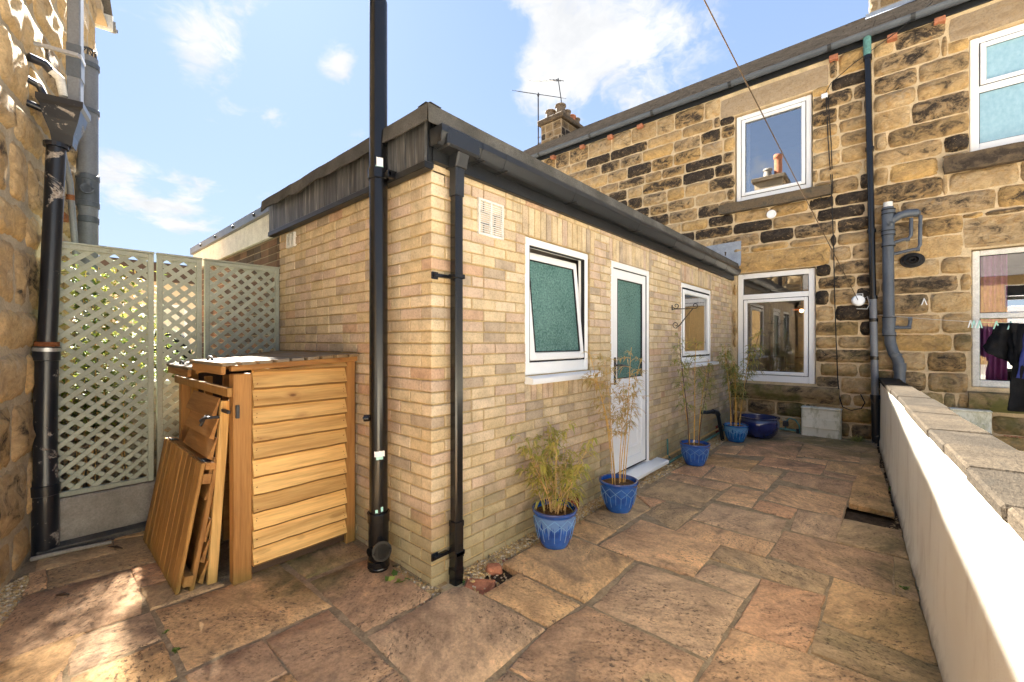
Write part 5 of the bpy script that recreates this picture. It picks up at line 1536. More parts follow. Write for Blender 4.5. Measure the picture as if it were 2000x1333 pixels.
# grey soil stack behind the cream wall
T = thing('soil_stack', 'blue-grey plastic soil stack with side branches on the stone wall', 'pipe', (.0, YB - .12, 0))
yy = YB - .11
mb = MB(); mb.tube([(-.005, yy, 3.38), (-.003, yy, 2.6), (.005, yy, 1.72)], .064, 18); mb.tube([(.012, yy, 1.60), (.02, yy, 1.45), (.05, yy - .01, 1.32), (.10, yy - .02, 1.20), (.118, yy - .02, 1.08), (.12, yy - .02, .4), (.12, yy - .02, -.05)], .064, 18); mb.build('pipe', 'blue_grey_plastic', T, 40)
mb = MB()
for z, x in ((3.28, 0), (2.98, 0), (2.82, 0), (1.55, .01), (1.75, .008)): mb.tube([(x, yy, z), (x, yy, z + .05)], .075, 18)
mb.tube([(0, yy, 1.58), (0.008, yy, 1.78)], .071, 18); mb.tube([(.118, yy - .02, 1.05), (.118, yy - .02, 1.16)], .073, 18); mb.tube([(.06, yy - .01, 1.25), (.085, yy - .015, 1.31)], .072, 18)
mb.tube([(-.003, yy, 2.95), (-.005, yy, 3.36)], .070, 18); mb.build('socket', 'blue_grey_plastic', T, 40)
for z, x in ((3.275, 0), (3.335, 0), (2.975, 0), (3.035, 0), (2.815, 0), (1.54, .01), (1.80, .007)):
    mb = MB(); mb.tube([(x, yy, z), (x, yy, z + .012)], .079, 18); mb.build('seal', 'gasket', T, 40)
mb = MB(); mb.tube([(-.005, yy, 3.37), (-.005, yy, 3.45)], .052, 16); mb.build('cap', 'painted_white', T, 40)
mb = MB(); mb.tube([(.03, yy, 3.18), (.12, yy - .005, 3.24), (.20, yy, 3.255), (.28, yy + .01, 3.25), (.30, yy + .10, 3.25)], .052, 14)
mb.tube([(.02, yy - .06, 3.13), (.02, yy - .085, 3.13), (.02, yy - .085, 3.13)], [.03, .034, .022], 14); mb.build('branch', 'blue_grey_plastic', T, 40)
mb = MB(); mb.tube([(.04, yy, 2.86), (.14, yy, 2.89), (.21, yy, 2.90), (.235, yy, 2.94), (.238, yy, 3.18)], .022, 10); mb.tube([(.04, yy, 2.70), (.2, yy, 2.73), (.30, yy, 2.745), (.325, yy, 2.79), (.33, yy, 3.20)], .022, 10)
mb.tube([(.05, yy, 1.66), (.18, yy, 1.655), (.215, yy, 1.67), (.225, yy, 1.72), (.23, yy + .01, 1.80)], .022, 10)
for x, z in ((.20, 2.89), (.30, 2.735), (.215, 1.66), (.225, 1.78), (.09, 1.66)): mb.tube([(x - .02, yy, z), (x + .025, yy, z + .002)], .028, 10)
mb.build('waste_pipe', 'blue_grey_plastic', T, 40)

# old cast iron pipe with hopper on the left house
T = thing('iron_soil_pipe', 'chipped black cast iron pipe with hopper head on the left stone wall', 'pipe', (-4.37, .07, 0))
def ip(z): k = min(1, max(0, (z - 1.2) / 1.7)); return Vector((-4.37 + .06 * k, .066 + .052 * k, z))
mb = MB(); mb.tube([ip(z) for z in (1.42, 1.9, 2.4, 2.80)], .050, 18); mb.build('pipe', 'chipped_iron', T, 40)
mb = MB(); mb.tube([ip(z) for z in (-.03, .35, .5, .52, .9, 1.40)], [.068, .068, .066, .060, .060, .060], 18); mb.tube([ip(1.33), ip(1.335), ip(1.425), ip(1.43)], [.060, .069, .069, .058], 18); mb.tube([ip(.40), ip(.405), ip(.47), ip(.475)], [.066, .076, .076, .066], 18); mb.build('lower_pipe', 'chipped_iron', T, 40)
mb = MB(); mb.tube([ip(1.43), ip(1.46)], .062, 18); mb.build('rusty_joint', 'rust', T, 40)
mb = MB(); mb.tube([ip(1.395), ip(1.42)], .072, 18); q = ip(1.41); mb.tube([FL(-.10, 1.41, .09), FL(.05, 1.41, .10)], .012, 6); mb.build('clamp', 'zinc', T, 40)
mb = MB(); h0 = ip(2.80)
mb.tube([h0, h0 + Vector((0, 0, .03))], .064, 18)
def hop(w, a, b): c = Vector((-4.34, .155, w)); return [c + FL.r * (i * a) + FL.n * (j * b) for i, j in ((-1, -1), (1, -1), (1, 1), (-1, 1))]
rings = [(2.83, .05, .05), (2.90, .062, .058), (2.99, .085, .085), (3.07, .098, .10), (3.09, .112, .115), (3.13, .112, .115), (3.13, .09, .095), (3.00, .075, .075)]
vs = [p for r_ in rings for p in hop(*r_)]
mb.add(vs, [(i * 4 + k, i * 4 + (k + 1) % 4, (i + 1) * 4 + (k + 1) % 4, (i + 1) * 4 + k) for i in range(len(rings) - 1) for k in range(4)])
mb.build('hopper', 'chipped_iron', T)
mb = MB(); mb.tube([FL(-.18, 3.36, .02), FL(-.14, 3.36, .08), FL(-.10, 3.32, .12)], .028, 10); mb.build('inlet', 'chipped_iron', T, 40)
mb = MB(); mb.tube([FL(-.12, 3.33, .11), FL(-.10, 3.30, .15), FL(-.10, 3.18, .17)], .026, 10); mb.build('white_inlet', 'painted_white', T, 40)
mb = MB(); mb.tube([FL(-.17, 3.22, .0), FL(-.14, 3.20, .06), FL(-.13, 3.12, .09)], .022, 10); mb.tube([FL(-.17, 3.06, .0), FL(-.15, 3.04, .08)], .022, 10); mb.build('waste_inlet', 'chipped_iron', T, 40)

T = thing('rectangular_downpipe', 'grey rectangular downpipe above the iron hopper', 'pipe', (-4.36, .21, 3.1))
def RP(u, w, d): c = Vector((-4.36, .21, 0)); return c + FL.r * u + FL.n * d + Vector((0, 0, w))
mb = MB(); mb.box(RP, -.05, .05, 3.12, 5.1, -.035, .035, .008); mb.build('pipe', 'grey_plastic', T)
mb = MB(); mb.box(RP, -.054, .054, 3.33, 3.57, -.039, .039, .006); mb.build('socket', 'blue_grey_plastic', T)
mb = MB(); mb.box(RP, -.058, .058, 3.47, 3.50, -.043, .043, .004); mb.box(RP, -.075, -.058, 3.472, 3.498, -.20, .03, .003); mb.build('bracket', 'zinc', T)

T = thing('vent_pipe', 'round grey soil vent pipe on the corner of the left house', 'pipe', (-5.37, .335, 0))
vx, vy = -5.37, .335
mb = MB(); vpipe(mb, vx, vy, .2, 4.0, .072); mb.build('pipe', 'grey_plastic', T, 40)
mb = MB()
for z, h in ((3.90, .05), (3.50, .04), (2.90, .05), (2.66, .05)): collar(mb, vx, vy, z, .078, h)
collar(mb, vx, vy, 2.70, .074, .22); collar(mb, vx, vy, 2.52, .074, .06); c_ = Vector((vx, vy, 2.80)); dr = Vector((.9, -.1, .1)).normalized()
mb.tube([c_, c_ + dr * .085, c_ + dr * .09, c_ + dr * .09, c_ + dr * .05], [.04, .045, .045, .034, .033], 14, False); mb.build('collar', 'blue_grey_plastic', T, 40)
mb = MB()
for i in range(12):
    a = i * .5236; mb.tube([(vx + .06 * math.cos(a), vy + .06 * math.sin(a), 3.98), (vx + .055 * math.cos(a), vy + .055 * math.sin(a), 4.07), (vx, vy, 4.10)], .004, 4)
mb.build('vent_cage', 'metal_dark', T)
T = thing('waste_pipe', 'thin grey waste pipe running down beside the grey vent pipe', 'pipe', (-4.75, .12, 1.9))
mb = MB(); mb.tube([FL(.12, 3.0, .09), FL(.38, 2.72, .10), FL(.40, 2.66, .10), FL(.44, 2.2, .12), FL(.50, 1.7, .13), FL(.50, 1.0, .13)], .021, 10); mb.build('pipe', 'grey_plastic', T, 40)
mb = MB(); mb.box(FL, .31, .41, 2.40, 2.46, .0, .09, .004); mb.tube([FL(.40, 2.62, .10), FL(.405, 2.58, .10)], .026, 10); mb.build('clip', 'rust', T)

# stub waste pipe and copper pipes along the foot of the extension
T = thing('waste_pipe', 'bent black waste pipe coming out of the brick wall above the gravel', 'pipe', (XE + .2, 6.75, 0))
mb = MB(); mb.tube([FA(6.55, .42, -.02), FA(6.60, .42, .07), FA(6.72, .425, .13), FA(6.80, .40, .15), FA(6.84, .33, .16), FA(6.90, .05, .19), FA(6.93, -.06, .20)], .028, 10); mb.build('pipe', 'chipped_iron', T, 40)
mb = MB(); mb.tube([FA(6.70, .425, .12), FA(6.80, .405, .15), FA(6.83, .36, .16)], .037, 10); mb.tube([FA(6.565, .42, .0), FA(6.57, .42, .03)], .037, 10); mb.tube([FA(6.868, .2, .175), FA(6.874, .17, .177)], .036, 10); mb.build('elbow', 'chipped_iron', T, 40)
T = thing('copper_pipe', 'green-stained copper pipes running along the foot of the brick wall', 'pipe', (XE + .06, 6.3, 0))
mb = MB(); mb.tube([FA(5.02, .012, .10), FA(6.0, .02, .09), FA(7.2, .03, .08), FA(8.1, .035, .07)], .016, 8); mb.tube([FA(5.20, .26, .03), FA(5.21, .06, .03), FA(5.21, .03, .06)], .011, 8); mb.build('green_pipe', 'copper_green', T, 40)
mb = MB(); mb.tube([FA(5.05, .05, .03), FA(6.2, .06, .03), FA(8.1, .07, .03)], .013, 8); mb.build('pale_pipe', 'cane_straw', T, 40)
T = thing('gas_pipe', 'green gas pipes with tap beside the white meter box', 'pipe', (-1.2, YB - .06, 0))
mb = MB(); mb.tube([FB(-1.95, .03, .06), FB(-1.08, .03, .06)], .018, 8); mb.tube([FB(-1.26, .04, .07), FB(-1.25, .16, .07), FB(-1.20, .22, .07), FB(-1.12, .2, .07), FB(-1.07, .12, .07), FB(-1.06, -.05, .07)], .012, 8); mb.build('pipe', 'copper_green', T, 40)
mb = MB(); mb.tube([FB(-1.52, .06, .07), FB(-1.45, .14, .08), FB(-1.36, .16, .08), FB(-1.26, .15, .07)], .010, 8); mb.build('yellow_hose', 'cane_gold', T, 40)
mb = MB(); mb.box(FB, -1.29, -1.22, .08, .17, .04, .10, .01); mb.tube([FB(-1.09, -.06, .07), FB(-1.09, .06, .07)], .025, 8); mb.build('tap', 'metal_dark', T)

# meter boxes
for (a, b, c, e), lab in ((MT1, 'white plastic meter box stained green beside the blue pots'), (MT2, 'pale meter box on the stone wall behind the garden wall')):
    T = thing('meter_box', lab, 'meter box', tuple(FB((a + b) / 2, c, .1)), 'meter boxes on the stone front')
    mb = MB(); mb.box(FB, a - .03, b + .03, c - .02, e + .02, .03, .17, .012); mb.build('body', 'meter_plastic', T)
    mb = MB(); mb.box(FB, a - .015, b + .015, c + .12, e - .13, .17, .185, .006); mb.build('door', 'meter_plastic', T)
    mb = MB(); mb.box(FB, a - .035, b + .035, e + .018, e + .04, .025, .19, .006); mb.build('lid', 'meter_plastic', T)

# ================================================================== trellis on its plinth
PL = thing('trellis_plinth', 'grey concrete plinth under the trellis screen', 'plinth', (-4.45, .8, 0))
mb = MB(); mb.box(W, -4.56, -4.42, -.02, YC - .005, -.05, .335, .012, 0, .003); mb.build('upstand', 'concrete', PL)
mb = MB(); mb.box(W, -4.42, -4.30, .02, YC - .005, -.05, .035, .006, 0, .003); mb.build('ledge', 'dark_concrete', PL)
FT = Face((-4.46, 0, 0), (1, 0, 0))
def clip_line(c, sgn, u0, u1, w0, w1):
    """line w = c + sgn*(u) inside the rectangle"""
    pts = []
    for u in (u0, u1):
        w = c + sgn * u
        if w0 - 1e-9 <= w <= w1 + 1e-9: pts.append((u, w))
    for w in (w0, w1):
        u = (w - c) / sgn
        if u0 < u < u1: pts.append((u, w))
    if len(pts) < 2: return None
    pts.sort(); a, b = pts[0], pts[-1]
    return (a, b) if math.dist(a, b) > .03 else None
def trellis(u0, u1, w0, w1, label):
    T = thing('trellis', label, 'trellis', (-4.46, (u0 + u1) / 2, w0), 'sage green trellis panels')
    f = .036
    for a, b, c, e in ((u0, u0 + f, w0, w1), (u1 - f, u1, w0, w1), (u0 + f, u1 - f, w0, w0 + f), (u0 + f, u1 - f, w1 - f, w1)):
        mb = MB(); mb.box(FT, a, b, c, e, 0, .032, .003, 0, .001); mb.build('frame', 'sage_paint', T)
    mb = MB(); mb.box(lambda u, w, d: FT(u, w, d), u0 - .004, u1 + .004, w1 + .001, w1 + .016, -.006, .04, .003); mb.build('capping', 'sage_paint', T)
    p = .098; hw = .0165; s2 = .7071
    for sgn, d0 in ((.92, .018), (-.92, .011)):
        c = w0 - max(sgn * u0, sgn * u1) ; k = 0
        c = math.floor(c / p) * p
        while c < w1 + 2.5:
            L = clip_line(c + rnd.uniform(-.004, .004), sgn, u0 + f * .6, u1 - f * .6, w0 + f * .6, w1 - f * .6)
            c += p
            if not L: continue
            (ua, wa), (ub, wb) = L
            t = Vector((ub - ua, wb - wa)); ln = t.length; t /= ln; nn = Vector((-t.y, t.x))
            mb = MB(); mb.box(lambda a, b, d: FT(ua + t.x * a + nn.x * b, wa + t.y * a + nn.y * b, d), 0, ln, -hw, hw, d0 - .006, d0, .0015); mb.build('slat', 'sage_paint', T)
trellis(.075, .655, .345, 2.165, 'widest sage trellis panel next to the iron pipe')
trellis(.675, .975, .345, 2.165, 'narrow sage trellis panel between the two wider ones')
trellis(.995, 1.598, .345, 2.165, 'sage trellis panel against the brick wall behind the bin store')
mb = MB(); mb.box(FT, .03, .074, .80, 1.12, .0, .03, .003); tag(centre(mb.build('trellis_batten', 'sage_paint')), 'short sage batten fixing the trellis behind the iron pipe', 'batten')

# ================================================================== wooden bin store
BS = thing('bin_store', 'honey pine bin store with overlapping boards and slatted lids', 'bin store', (-3.65, 1.2, 0))
xs, xf = -2.935, -4.30; yf, yb_ = .80, 1.575
def top(y): return 1.275 + (y - yf) * .075
for x, y, m, nm in ((xs - .04, yf, 'brown_z', 'post'), (xs - .04, yb_ - .07, 'brown_z', 'post'), (xf, yf, 'brown_z', 'post'), (xf, yb_ - .07, 'brown_z', 'post')):
    mb = MB(); mb.box(W, x - .035, x + .045, y, y + .10 if y < 1 else y + .07, .0, top(y) - .01, .004, 0, .001); mb.build(nm, m, BS)
for x in (-3.72, -4.12):
    mb = MB(); mb.box(W, x, x + .045, yf + .03, yf + .075, .02, 1.21, .003); mb.build('stile', 'tan_z', BS)
n = 11; h = (1.27 - .075) / n; rg = random.Random(2); nails = MB()
for sx, xx in ((1, xs), (-1, xf)):
    for i in range(n + 1):
        z = .075 + i * h
        y0, y1 = yf + .104, yb_ - .074
        e0, e1 = min(z + h + .012, top(y0) - .004), min(z + h + .012, top(y1) - .004)
        if e1 - z < .02: continue
        dz = rg.uniform(-.003, .003); o = -.012
        vs = []; NS = 9; sd = rg.uniform(0, 50)
        for q in range(NS + 1):
            t_ = q / NS; yy_ = y0 + (y1 - y0) * t_; tp = max(e0 + (e1 - e0) * t_, z + .02)
            wv = .0035 * noise.noise((sd, t_ * 5, 0)) + .0015 * noise.noise((sd, t_ * 15, 3)); bw_ = .003 * noise.noise((sd, t_ * 2.5, 9))
            vs += [(xx + sx * (o + .043 + bw_), yy_, z + dz + .015 + wv), (xx + sx * (o + .002), yy_, tp), (xx + sx * (o - .008), yy_, tp), (xx + sx * (o - .008), yy_, z + dz + wv), (xx + sx * (o + .028), yy_, z + dz + wv)]
        fs = [(5 * q + i, 5 * q + 5 + i, 5 * q + 5 + (i + 1) % 5, 5 * q + (i + 1) % 5) for q in range(NS) for i in range(5)] + [(0, 1, 2, 3, 4), tuple(5 * NS + i for i in (4, 3, 2, 1, 0))]
        if sx < 0: fs = [f[::-1] for f in fs]
        if sx > 0:
            for yn in (y0 + .018, y0 + .022, y1 - .02, y1 - .016):
                zn = z + rg.uniform(.025, .075); xn = xx + o + .043 - .041 * (zn - z - .013) / (h + .0) + .0006
                nails.tube([(xn - .002, yn, zn), (xn + .0012, yn, zn)], .0028, 6)
        mb = MB(); mb.add(vs, fs); mb.t = [1.0 if (k < NS * 5 and k % 5 == 4) else 0.0 for k in range(len(fs))]; mb.build('board', 'pine_y', BS)  # lower lip faces tinted, the lap shadow put into the board colour
nails.build('nails', 'rust', BS, 0, 'stuff')
mb = MB(); mb.box(W, xs - .05, xs - .02, yf + .1, yb_ - .07, .02, 1.25, .002); mb.box(W, xf + .03, xf + .05, yf + .1, yb_ - .07, .02, 1.25, .002); mb.build('lining', 'dark_wood', BS)
mb = MB(); mb.box(W, xf + .05, xs - .05, yb_ - .03, yb_ - .01, .05, 1.28, .002); mb.build('back_panel', 'brown_x', BS)
mb = MB(); mb.box(W, -3.63, -3.60, yf + .12, yb_ - .05, .02, 1.22, .003); mb.build('divider', 'brown_y', BS)
mb = MB(); mb.box(W, xf - .05, xs - .005, yf - .028, yf - .002, 1.13, 1.185, .003, 0, .001); mb.build('front_rail', 'tan_z', BS)
# lids: planks running side to side on two bearers, the right lid slightly lifted at the front
def lid(xa, xb, lift, nm):
    m_ = MB(); 
    def LP(x, y, z):
        t = (yb_ - y) / (yb_ - yf + .07)
        return (x, y, top(y) + .022 + lift * t + z)
    m_.box(LP, xa + .05, xa + .09, yf - .02, yb_, -.035, -.001, .003); m_.box(LP, xb - .075, xb - .035, yf - .02, yb_, -.035, -.001, .003)
    o0 = MB(); o0.box(LP, xa + .05, xb - .04, yf - .07, yf - .045, -.05, -.001, .003); o = o0.build(nm, 'brown_x', BS)
    m_.build('bearer', 'brown_y', o)
    k = 9; d = (yb_ + .02 - (yf - .075)) / k
    for i in range(k):
        y = yf - .075 + i * d; j = rg.uniform(-.012, .012)
        mb = MB(); mb.box(LP, xa + j, xb + j, y + .002, y + d - .020, .0, .020, .003, 0, .002); mb.build('plank', 'weathered_x', o)
    mb = MB(); xm = xa + .42 * (xb - xa)
    mb.tube([LP(xm - .055, yf - .03, .019), LP(xm - .045, yf - .03, .035), LP(xm - .02, yf - .03, .045), LP(xm + .02, yf - .03, .045), LP(xm + .045, yf - .03, .035), LP(xm + .055, yf - .03, .019)], .007, 8); mb.build('handle', 'metal_dark', o, 40)
lid(-3.62, -2.86, .025, 'lid'); lid(-4.40, -3.66, -.03, 'lid')
mb = MB(); mb.box(W, xs - .005, xs + .02, yf + .01, yf + .03, 1.0, 1.08, .002); mb.box(W, xs - .14, xs - .0, yf - .03, yf - .012, 1.03, 1.05, .003); mb.build('latch', 'metal_dark', BS)
# fallen louvred door leaning inside the opening
LD = thing('bin_store_door', 'loose bin store door of overlapping boards leaning in the opening', 'door', (-3.38, .73, 0))
def LDP(x, t, d):                       # x across, t up the door, d out from it
    a = .065; return (x, .70 + t * math.sin(a) - d * math.cos(a), t * math.cos(a) + d * math.sin(a))
xa, xb = -3.70, -3.055
mb = MB(); mb.box(LDP, xb - .045, xb, 0, 1.10, -.05, 0, .003); mb.build('stile', 'pine_z', LD)
mb = MB(); mb.box(LDP, xa, xa + .045, 0, 1.10, -.05, 0, .003); mb.build('stile', 'brown_z', LD)
for i in range(9):
    z = .01 + i * .122
    vs = []
    for x in (xa - .005, xb - .02): vs += [LDP(x, z + .012, .044), LDP(x, z + .130, .006), LDP(x, z + .130, .0), LDP(x, z, .02)]
    mb = MB(); mb.add(vs, [(0, 4, 5, 1), (1, 5, 6, 2), (2, 6, 7, 3), (3, 7, 4, 0), (0, 1, 2, 3), (4, 7, 6, 5)]); mb.build('board', 'brown_x', LD)
mb = MB(); q = LDP(xb - .06, 1.0, .03); mb.tube([LDP(xb - .02, 1.0, .0), LDP(xb - .02, 1.0, .06), LDP(xb - .05, .995, .07), LDP(xb - .12, .97, .07)], .009, 8); mb.tube([LDP(xb - .10, 1.0, .05), LDP(xb - .12, .94, .07)], .009, 8); mb.build('latch', 'metal_dark', LD, 40)
# flat panel leaning in front
LP2 = thing('leaning_board_panel', 'loose boarded panel with black hinges leaning against the front of the bin store', 'panel', (-3.58, .57, 0))
def PP(x, t, d): a = .172; return (x, .565 + t * math.sin(a) - d * math.cos(a), t * math.cos(a) + d * math.sin(a))
xa, xb = -4.11, -3.055; k = 9; d_ = (xb - xa) / k
for i in range(k):
    mb = MB(); j = rg.uniform(-.006, .006); mb.box(PP, xa + i * d_ + .0015, xa + (i + 1) * d_ - .0015, .0 + max(0, j), .745 + rg.uniform(-.003, .003), 0, .02 + rg.uniform(-.002, .002), .005); mb.build('plank', 'tan_z', LP2)
for t0 in (.05, .62): mb = MB(); mb.box(PP, xa + .02, xb + .03 if t0 < .1 else xb - .005, t0, t0 + .06, -.045, -.001, .003); mb.build('batten', 'brown_x', LP2)
mb = MB(); mb.box(PP, xb - .05, xb - .004, .0, .74, -.07, -.046, .003); mb.build('edge_batten', 'brown_z', LP2)
mb = MB(); mb.box(PP, xa - .0, xb, .705, .745, -.055, -.002, .003); mb.build('top_batten', 'brown_x', LP2)
for i in range(8):
    mb = MB(); x = -3.62 + i * .072; mb.box(PP, x, x + .035, .665, .70, -.10, -.056, .003); mb.build('slat_end', 'brown_x', LP2)
for x in (xa + .08, xb - .13): mb = MB(); mb.box(PP, x, x + .09, .7455, .750, -.035, .012, .001); mb.tube([PP(x, .752, .012), PP(x + .09, .752, .012)], .005, 6); mb.build('hinge', 'metal_dark', LP2)
# thing inside: grey tool handles
T = thing('folded_chair', 'pale folding frame stored inside the bin store', 'folding frame', (-3.3, 1.1, .1))
mb = MB(); mb.tube([(-3.42, 1.0, .1), (-3.30, .98, 1.2)], .018, 8); mb.tube([(-3.14, .95, .1), (-3.30, .99, 1.22)], .018, 8); mb.tube([(-3.40, 1.2, .1), (-3.28, 1.15, 1.2)], .016, 8); mb.build('tube', 'grey_plastic', T, 40)
mb = MB(); mb.box(W, -3.45, -3.08, .95, 1.4, .95, .98, .01); mb.build('seat', 'dark_concrete', T)

# thin wooden cane lying at the foot of the plinth, grey strip
mb = MB(); p0, p1 = ground(60, 1092, .02), ground(218, 1058, .02)
mb.tube([(p0[0], p0[1], .016), ((p0[0] + p1[0]) / 2, (p0[1] + p1[1]) / 2, .02), (p1[0], p1[1], .016)], [.016, .014, .011], 8); tag(centre(mb.build('grey_strip', 'concrete')), 'thin pale strip lying on the flags by the iron pipe', 'strip')
for (qx, qy, L, an, lab) in ((225, 1072, .13, .5, 'small dark twig lying on the joint by the leaning panel'), (122, 1165, .07, .8, 'bark fragment lying on the large left flag')):
    g0 = ground(qx, qy); mb = MB(); mb.tube([(g0[0] - L / 2 * math.cos(an), g0[1] - L / 2 * math.sin(an), .008), (g0[0], g0[1] + .005, .012), (g0[0] + L / 2 * math.cos(an), g0[1] + L / 2 * math.sin(an), .009)], [.003, .009, .004], 6); tag(centre(mb.build('twig', 'dark_wood')), lab, 'twig')
# ================================================================== pots and bamboo
POTG = 'blue glazed plant pots along the patio'
def pot(c, R, H, m, label, pattern=True, bowl=False):
    T = thing('plant_pot', label, 'plant pot', (c[0], c[1], 0), POTG)
    if bowl: prof = [(.0, .004), (.62, 0), (.66, .01), (.86, .22), (.97, .50), (.99, .72), (.93, .88), (.90, .92), (1.0, .95), (1.02, .98), (.98, 1.0), (.88, .99), (.86, .93), (.90, .70), (.85, .62)]
    else: prof = [(.0, .004), (.60, 0), (.635, .012), (.70, .14), (.82, .38), (.90, .62), (.94, .86), (.965, .90), (1.0, .915), (1.012, .95), (1.0, .99), (.955, 1.0), (.90, .99), (.885, .92), (.86, .84)]
    me = MB(); me.lathe((c[0], c[1], 0), [(r * R, z * H) for r, z in prof], 40)
    body = me.build('body', m, T, 50)
    mb = MB(); n = 20; z = H * (.86 if not bowl else .64); r = R * (.88 if not bowl else .88); vs = [(c[0], c[1], z + .004)]
    for j in (.5, 1):
        for i in range(n): a = 6.2832 * i / n; vs.append((c[0] + r * j * math.cos(a), c[1] + r * j * math.sin(a), z + .008 * noise.noise((i * .7, j * 3, R * 50))))
    mb.add(vs, [(0, 1 + i, 1 + (i + 1) % n) for i in range(n)] + [(1 + i, 1 + n + i, 1 + n + (i + 1) % n, 1 + (i + 1) % n) for i in range(n)]); mb.build('compost', 'compost' if not bowl else 'navy_glaze', T, 60)
    if pattern:
        def pr(z):
            zz = z
            for (r0, z0), (r1, z1) in zip(prof[1:8], prof[2:9]):
                if z0 <= zz <= z1: return R * (r0 + (r1 - r0) * (zz - z0) / (z1 - z0)) + .0012
            return R * .94
        def S(a, z): return (c[0] + pr(z) * math.cos(a), c[1] + pr(z) * math.sin(a), z * H)
        mb = MB(); k = 10
        for i in range(k):
            a0 = 6.2832 * i / k; da = 6.2832 / k
            mb.tube([S(a0, .68), S(a0 + da * .25, .755), S(a0 + da / 2, .83), S(a0 + da * .75, .755), S(a0 + da, .68)], .0022, 5)
            mb.tube([S(a0 + da / 2, .83 - .30), S(a0 + da * .75, .605), S(a0 + da, .68)], .0022, 5); mb.tube([S(a0, .68), S(a0 + da * .25, .605), S(a0 + da / 2, .53)], .0022, 5)
            mb.tube([S(a0 + da / 2, .53), S(a0 + da / 2, .36), S(a0 + da / 2, .20)], .0022, 5); mb.tube([S(a0, .68), S(a0, .45), S(a0, .30)], .0018, 5)
        mb.build('relief_pattern', 'glaze_line', body, 0, 'stuff')
    return T
P1, P2, P3, P4, P5 = (-1.81, 2.51), (-1.763, 3.394), (-1.731, 5.25), (-1.68, 6.86), (-1.497, 7.43)
pot(P1, .163, .265, 'blue_glaze', 'nearest blue glazed pot with pale drips, holding the bushy bamboo')
pot(P2, .168, .262, 'blue_glaze_plain', 'blue pot with diamond relief in front of the white door')
pot(P3, .170, .258, 'blue_glaze_plain', 'blue pot with diamond relief below the closed window')
pot(P4, .170, .250, 'turquoise_glaze', 'brighter turquoise-blue pot in front of the navy bowl')
pot(P5, .28, .315, 'navy_glaze', 'wide empty navy blue bowl in the corner by the meter box', False, True)

def bamboo(c, z0, canes, leaves, label, seed, lm, cm, wd=.0045, lsz=(.04, .09), cr=.004, droopy=.35):
    """canes: list of (dx, dy, height, lean_x, lean_y)"""
    rg = random.Random(seed); T = thing('bamboo', label, 'bamboo', (c[0], c[1], z0), 'potted bamboo plants')
    lf = MB(); tw = MB(); mats = {}
    per = leaves // max(1, len(canes))
    for ci, (dx, dy, h, lx, ly, lo) in enumerate(canes):
        b = Vector((c[0] + dx, c[1] + dy, z0)); pts = []
        N = 8; ph = rg.uniform(0, 6)
        for i in range(N + 1):
            t = i / N; pts.append(b + Vector((lx * t ** 1.5 + .012 * math.sin(ph + t * 5) * t, ly * t ** 1.5 + .012 * math.cos(ph + t * 4) * t, h * t - .15 * h * max(0, t - .6) ** 2)))
        m_ = cm[ci % len(cm)]
        mb = MB(); mb.tube(pts, [cr * (1 - .65 * i / N) for i in range(N + 1)], 6)
        for i in range(1, N):
            mb.tube([pts[i] - Vector((0, 0, .002)), pts[i] + Vector((0, 0, .002))], cr * 1.35 * (1 - .65 * i / N), 6)
        mats.setdefault(m_, []).append(mb)
        for k in range(per // 6):
            t = lo + (1 - lo) * rg.random() ** .8; i = min(N - 1, int(t * N)); p = pts[i].lerp(pts[i + 1], t * N - i)
            d = rdir(rg, -.1, .6); L = rg.uniform(.05, .16) * (1.15 - t * .5) * (h / .9) ** .5
            q = p + d * L; tw.tube([p, p.lerp(q, .5) + Vector((0, 0, .01)), q], [.0014, .0011, .0008], 4, False)
            for j in range(6):
                u = rg.uniform(.35, 1); o = p.lerp(q, u)
                leaf(lf, o, (d + rdir(rg, -.8, .6) * .9), rg.uniform(*lsz), wd * rg.uniform(.7, 1.3), Vector((0, 0, 1)), rg.random(), droopy)
    for m_, L in mats.items():
        for mb in L: mb.build('cane', m_, T, 60)
    tw.build('twigs', cm[0], T, 0, 'stuff'); lf.build('leaves', lm, T, 0, 'stuff')
rg = random.Random(12); cn = []
for i in range(26):
    a = rg.uniform(0, 6.283); r = rg.uniform(.01, .10); cn.append((r * math.cos(a), r * math.sin(a), rg.uniform(.28, .60), .14 * math.cos(a) + rg.uniform(-.06, .06), .17 * math.sin(a) + rg.uniform(-.06, .06), .22))
for i in range(4): cn.append((rg.uniform(-.05, .05), rg.uniform(-.05, .05), rg.uniform(.5, .64), rg.choice((-.12, .14)), rg.uniform(-.25, .3), .4))
bamboo(P1, .22, cn, 1250, 'bushy low yellow-green bamboo in the nearest pot', 1, 'bamboo_leaf', ['cane_straw'], .0085, (.05, .095), .0030, .45)
bamboo(P2, .22, [(-.03, -.05, 1.18, -.06, -.26, .45), (.0, -.06, 1.12, -.02, -.18, .5), (-.02, -.03, 1.0, .0, -.34, .45), (.01, .0, .92, .05, -.02, .4), (.02, .05, 1.22, .03, .13, .42), (.03, .06, 1.10, .05, .22, .45), (0, .04, .75, .02, .12, .5)], 900,
       'tall sparse straw-coloured bamboo in front of the door', 2, 'straw_leaf', ['cane_gold', 'cane_straw'], .0060, (.045, .09), .0050)
bamboo(P3, .22, [(-.05, -.06, 1.32, -.08, -.10, .5), (.0, -.03, 1.25, .05, -.05, .5), (.03, .05, 1.05, .06, .12, .5), (.05, .0, .9, .05, .2, .5), (-.06, .0, .8, -.02, -.25, .5)], 700,
       'thin upright bamboo with one dark cane below the closed window', 3, 'mixed_leaf', ['cane_dark', 'cane_gold', 'cane_gold'], .0070, (.055, .11), .0068)
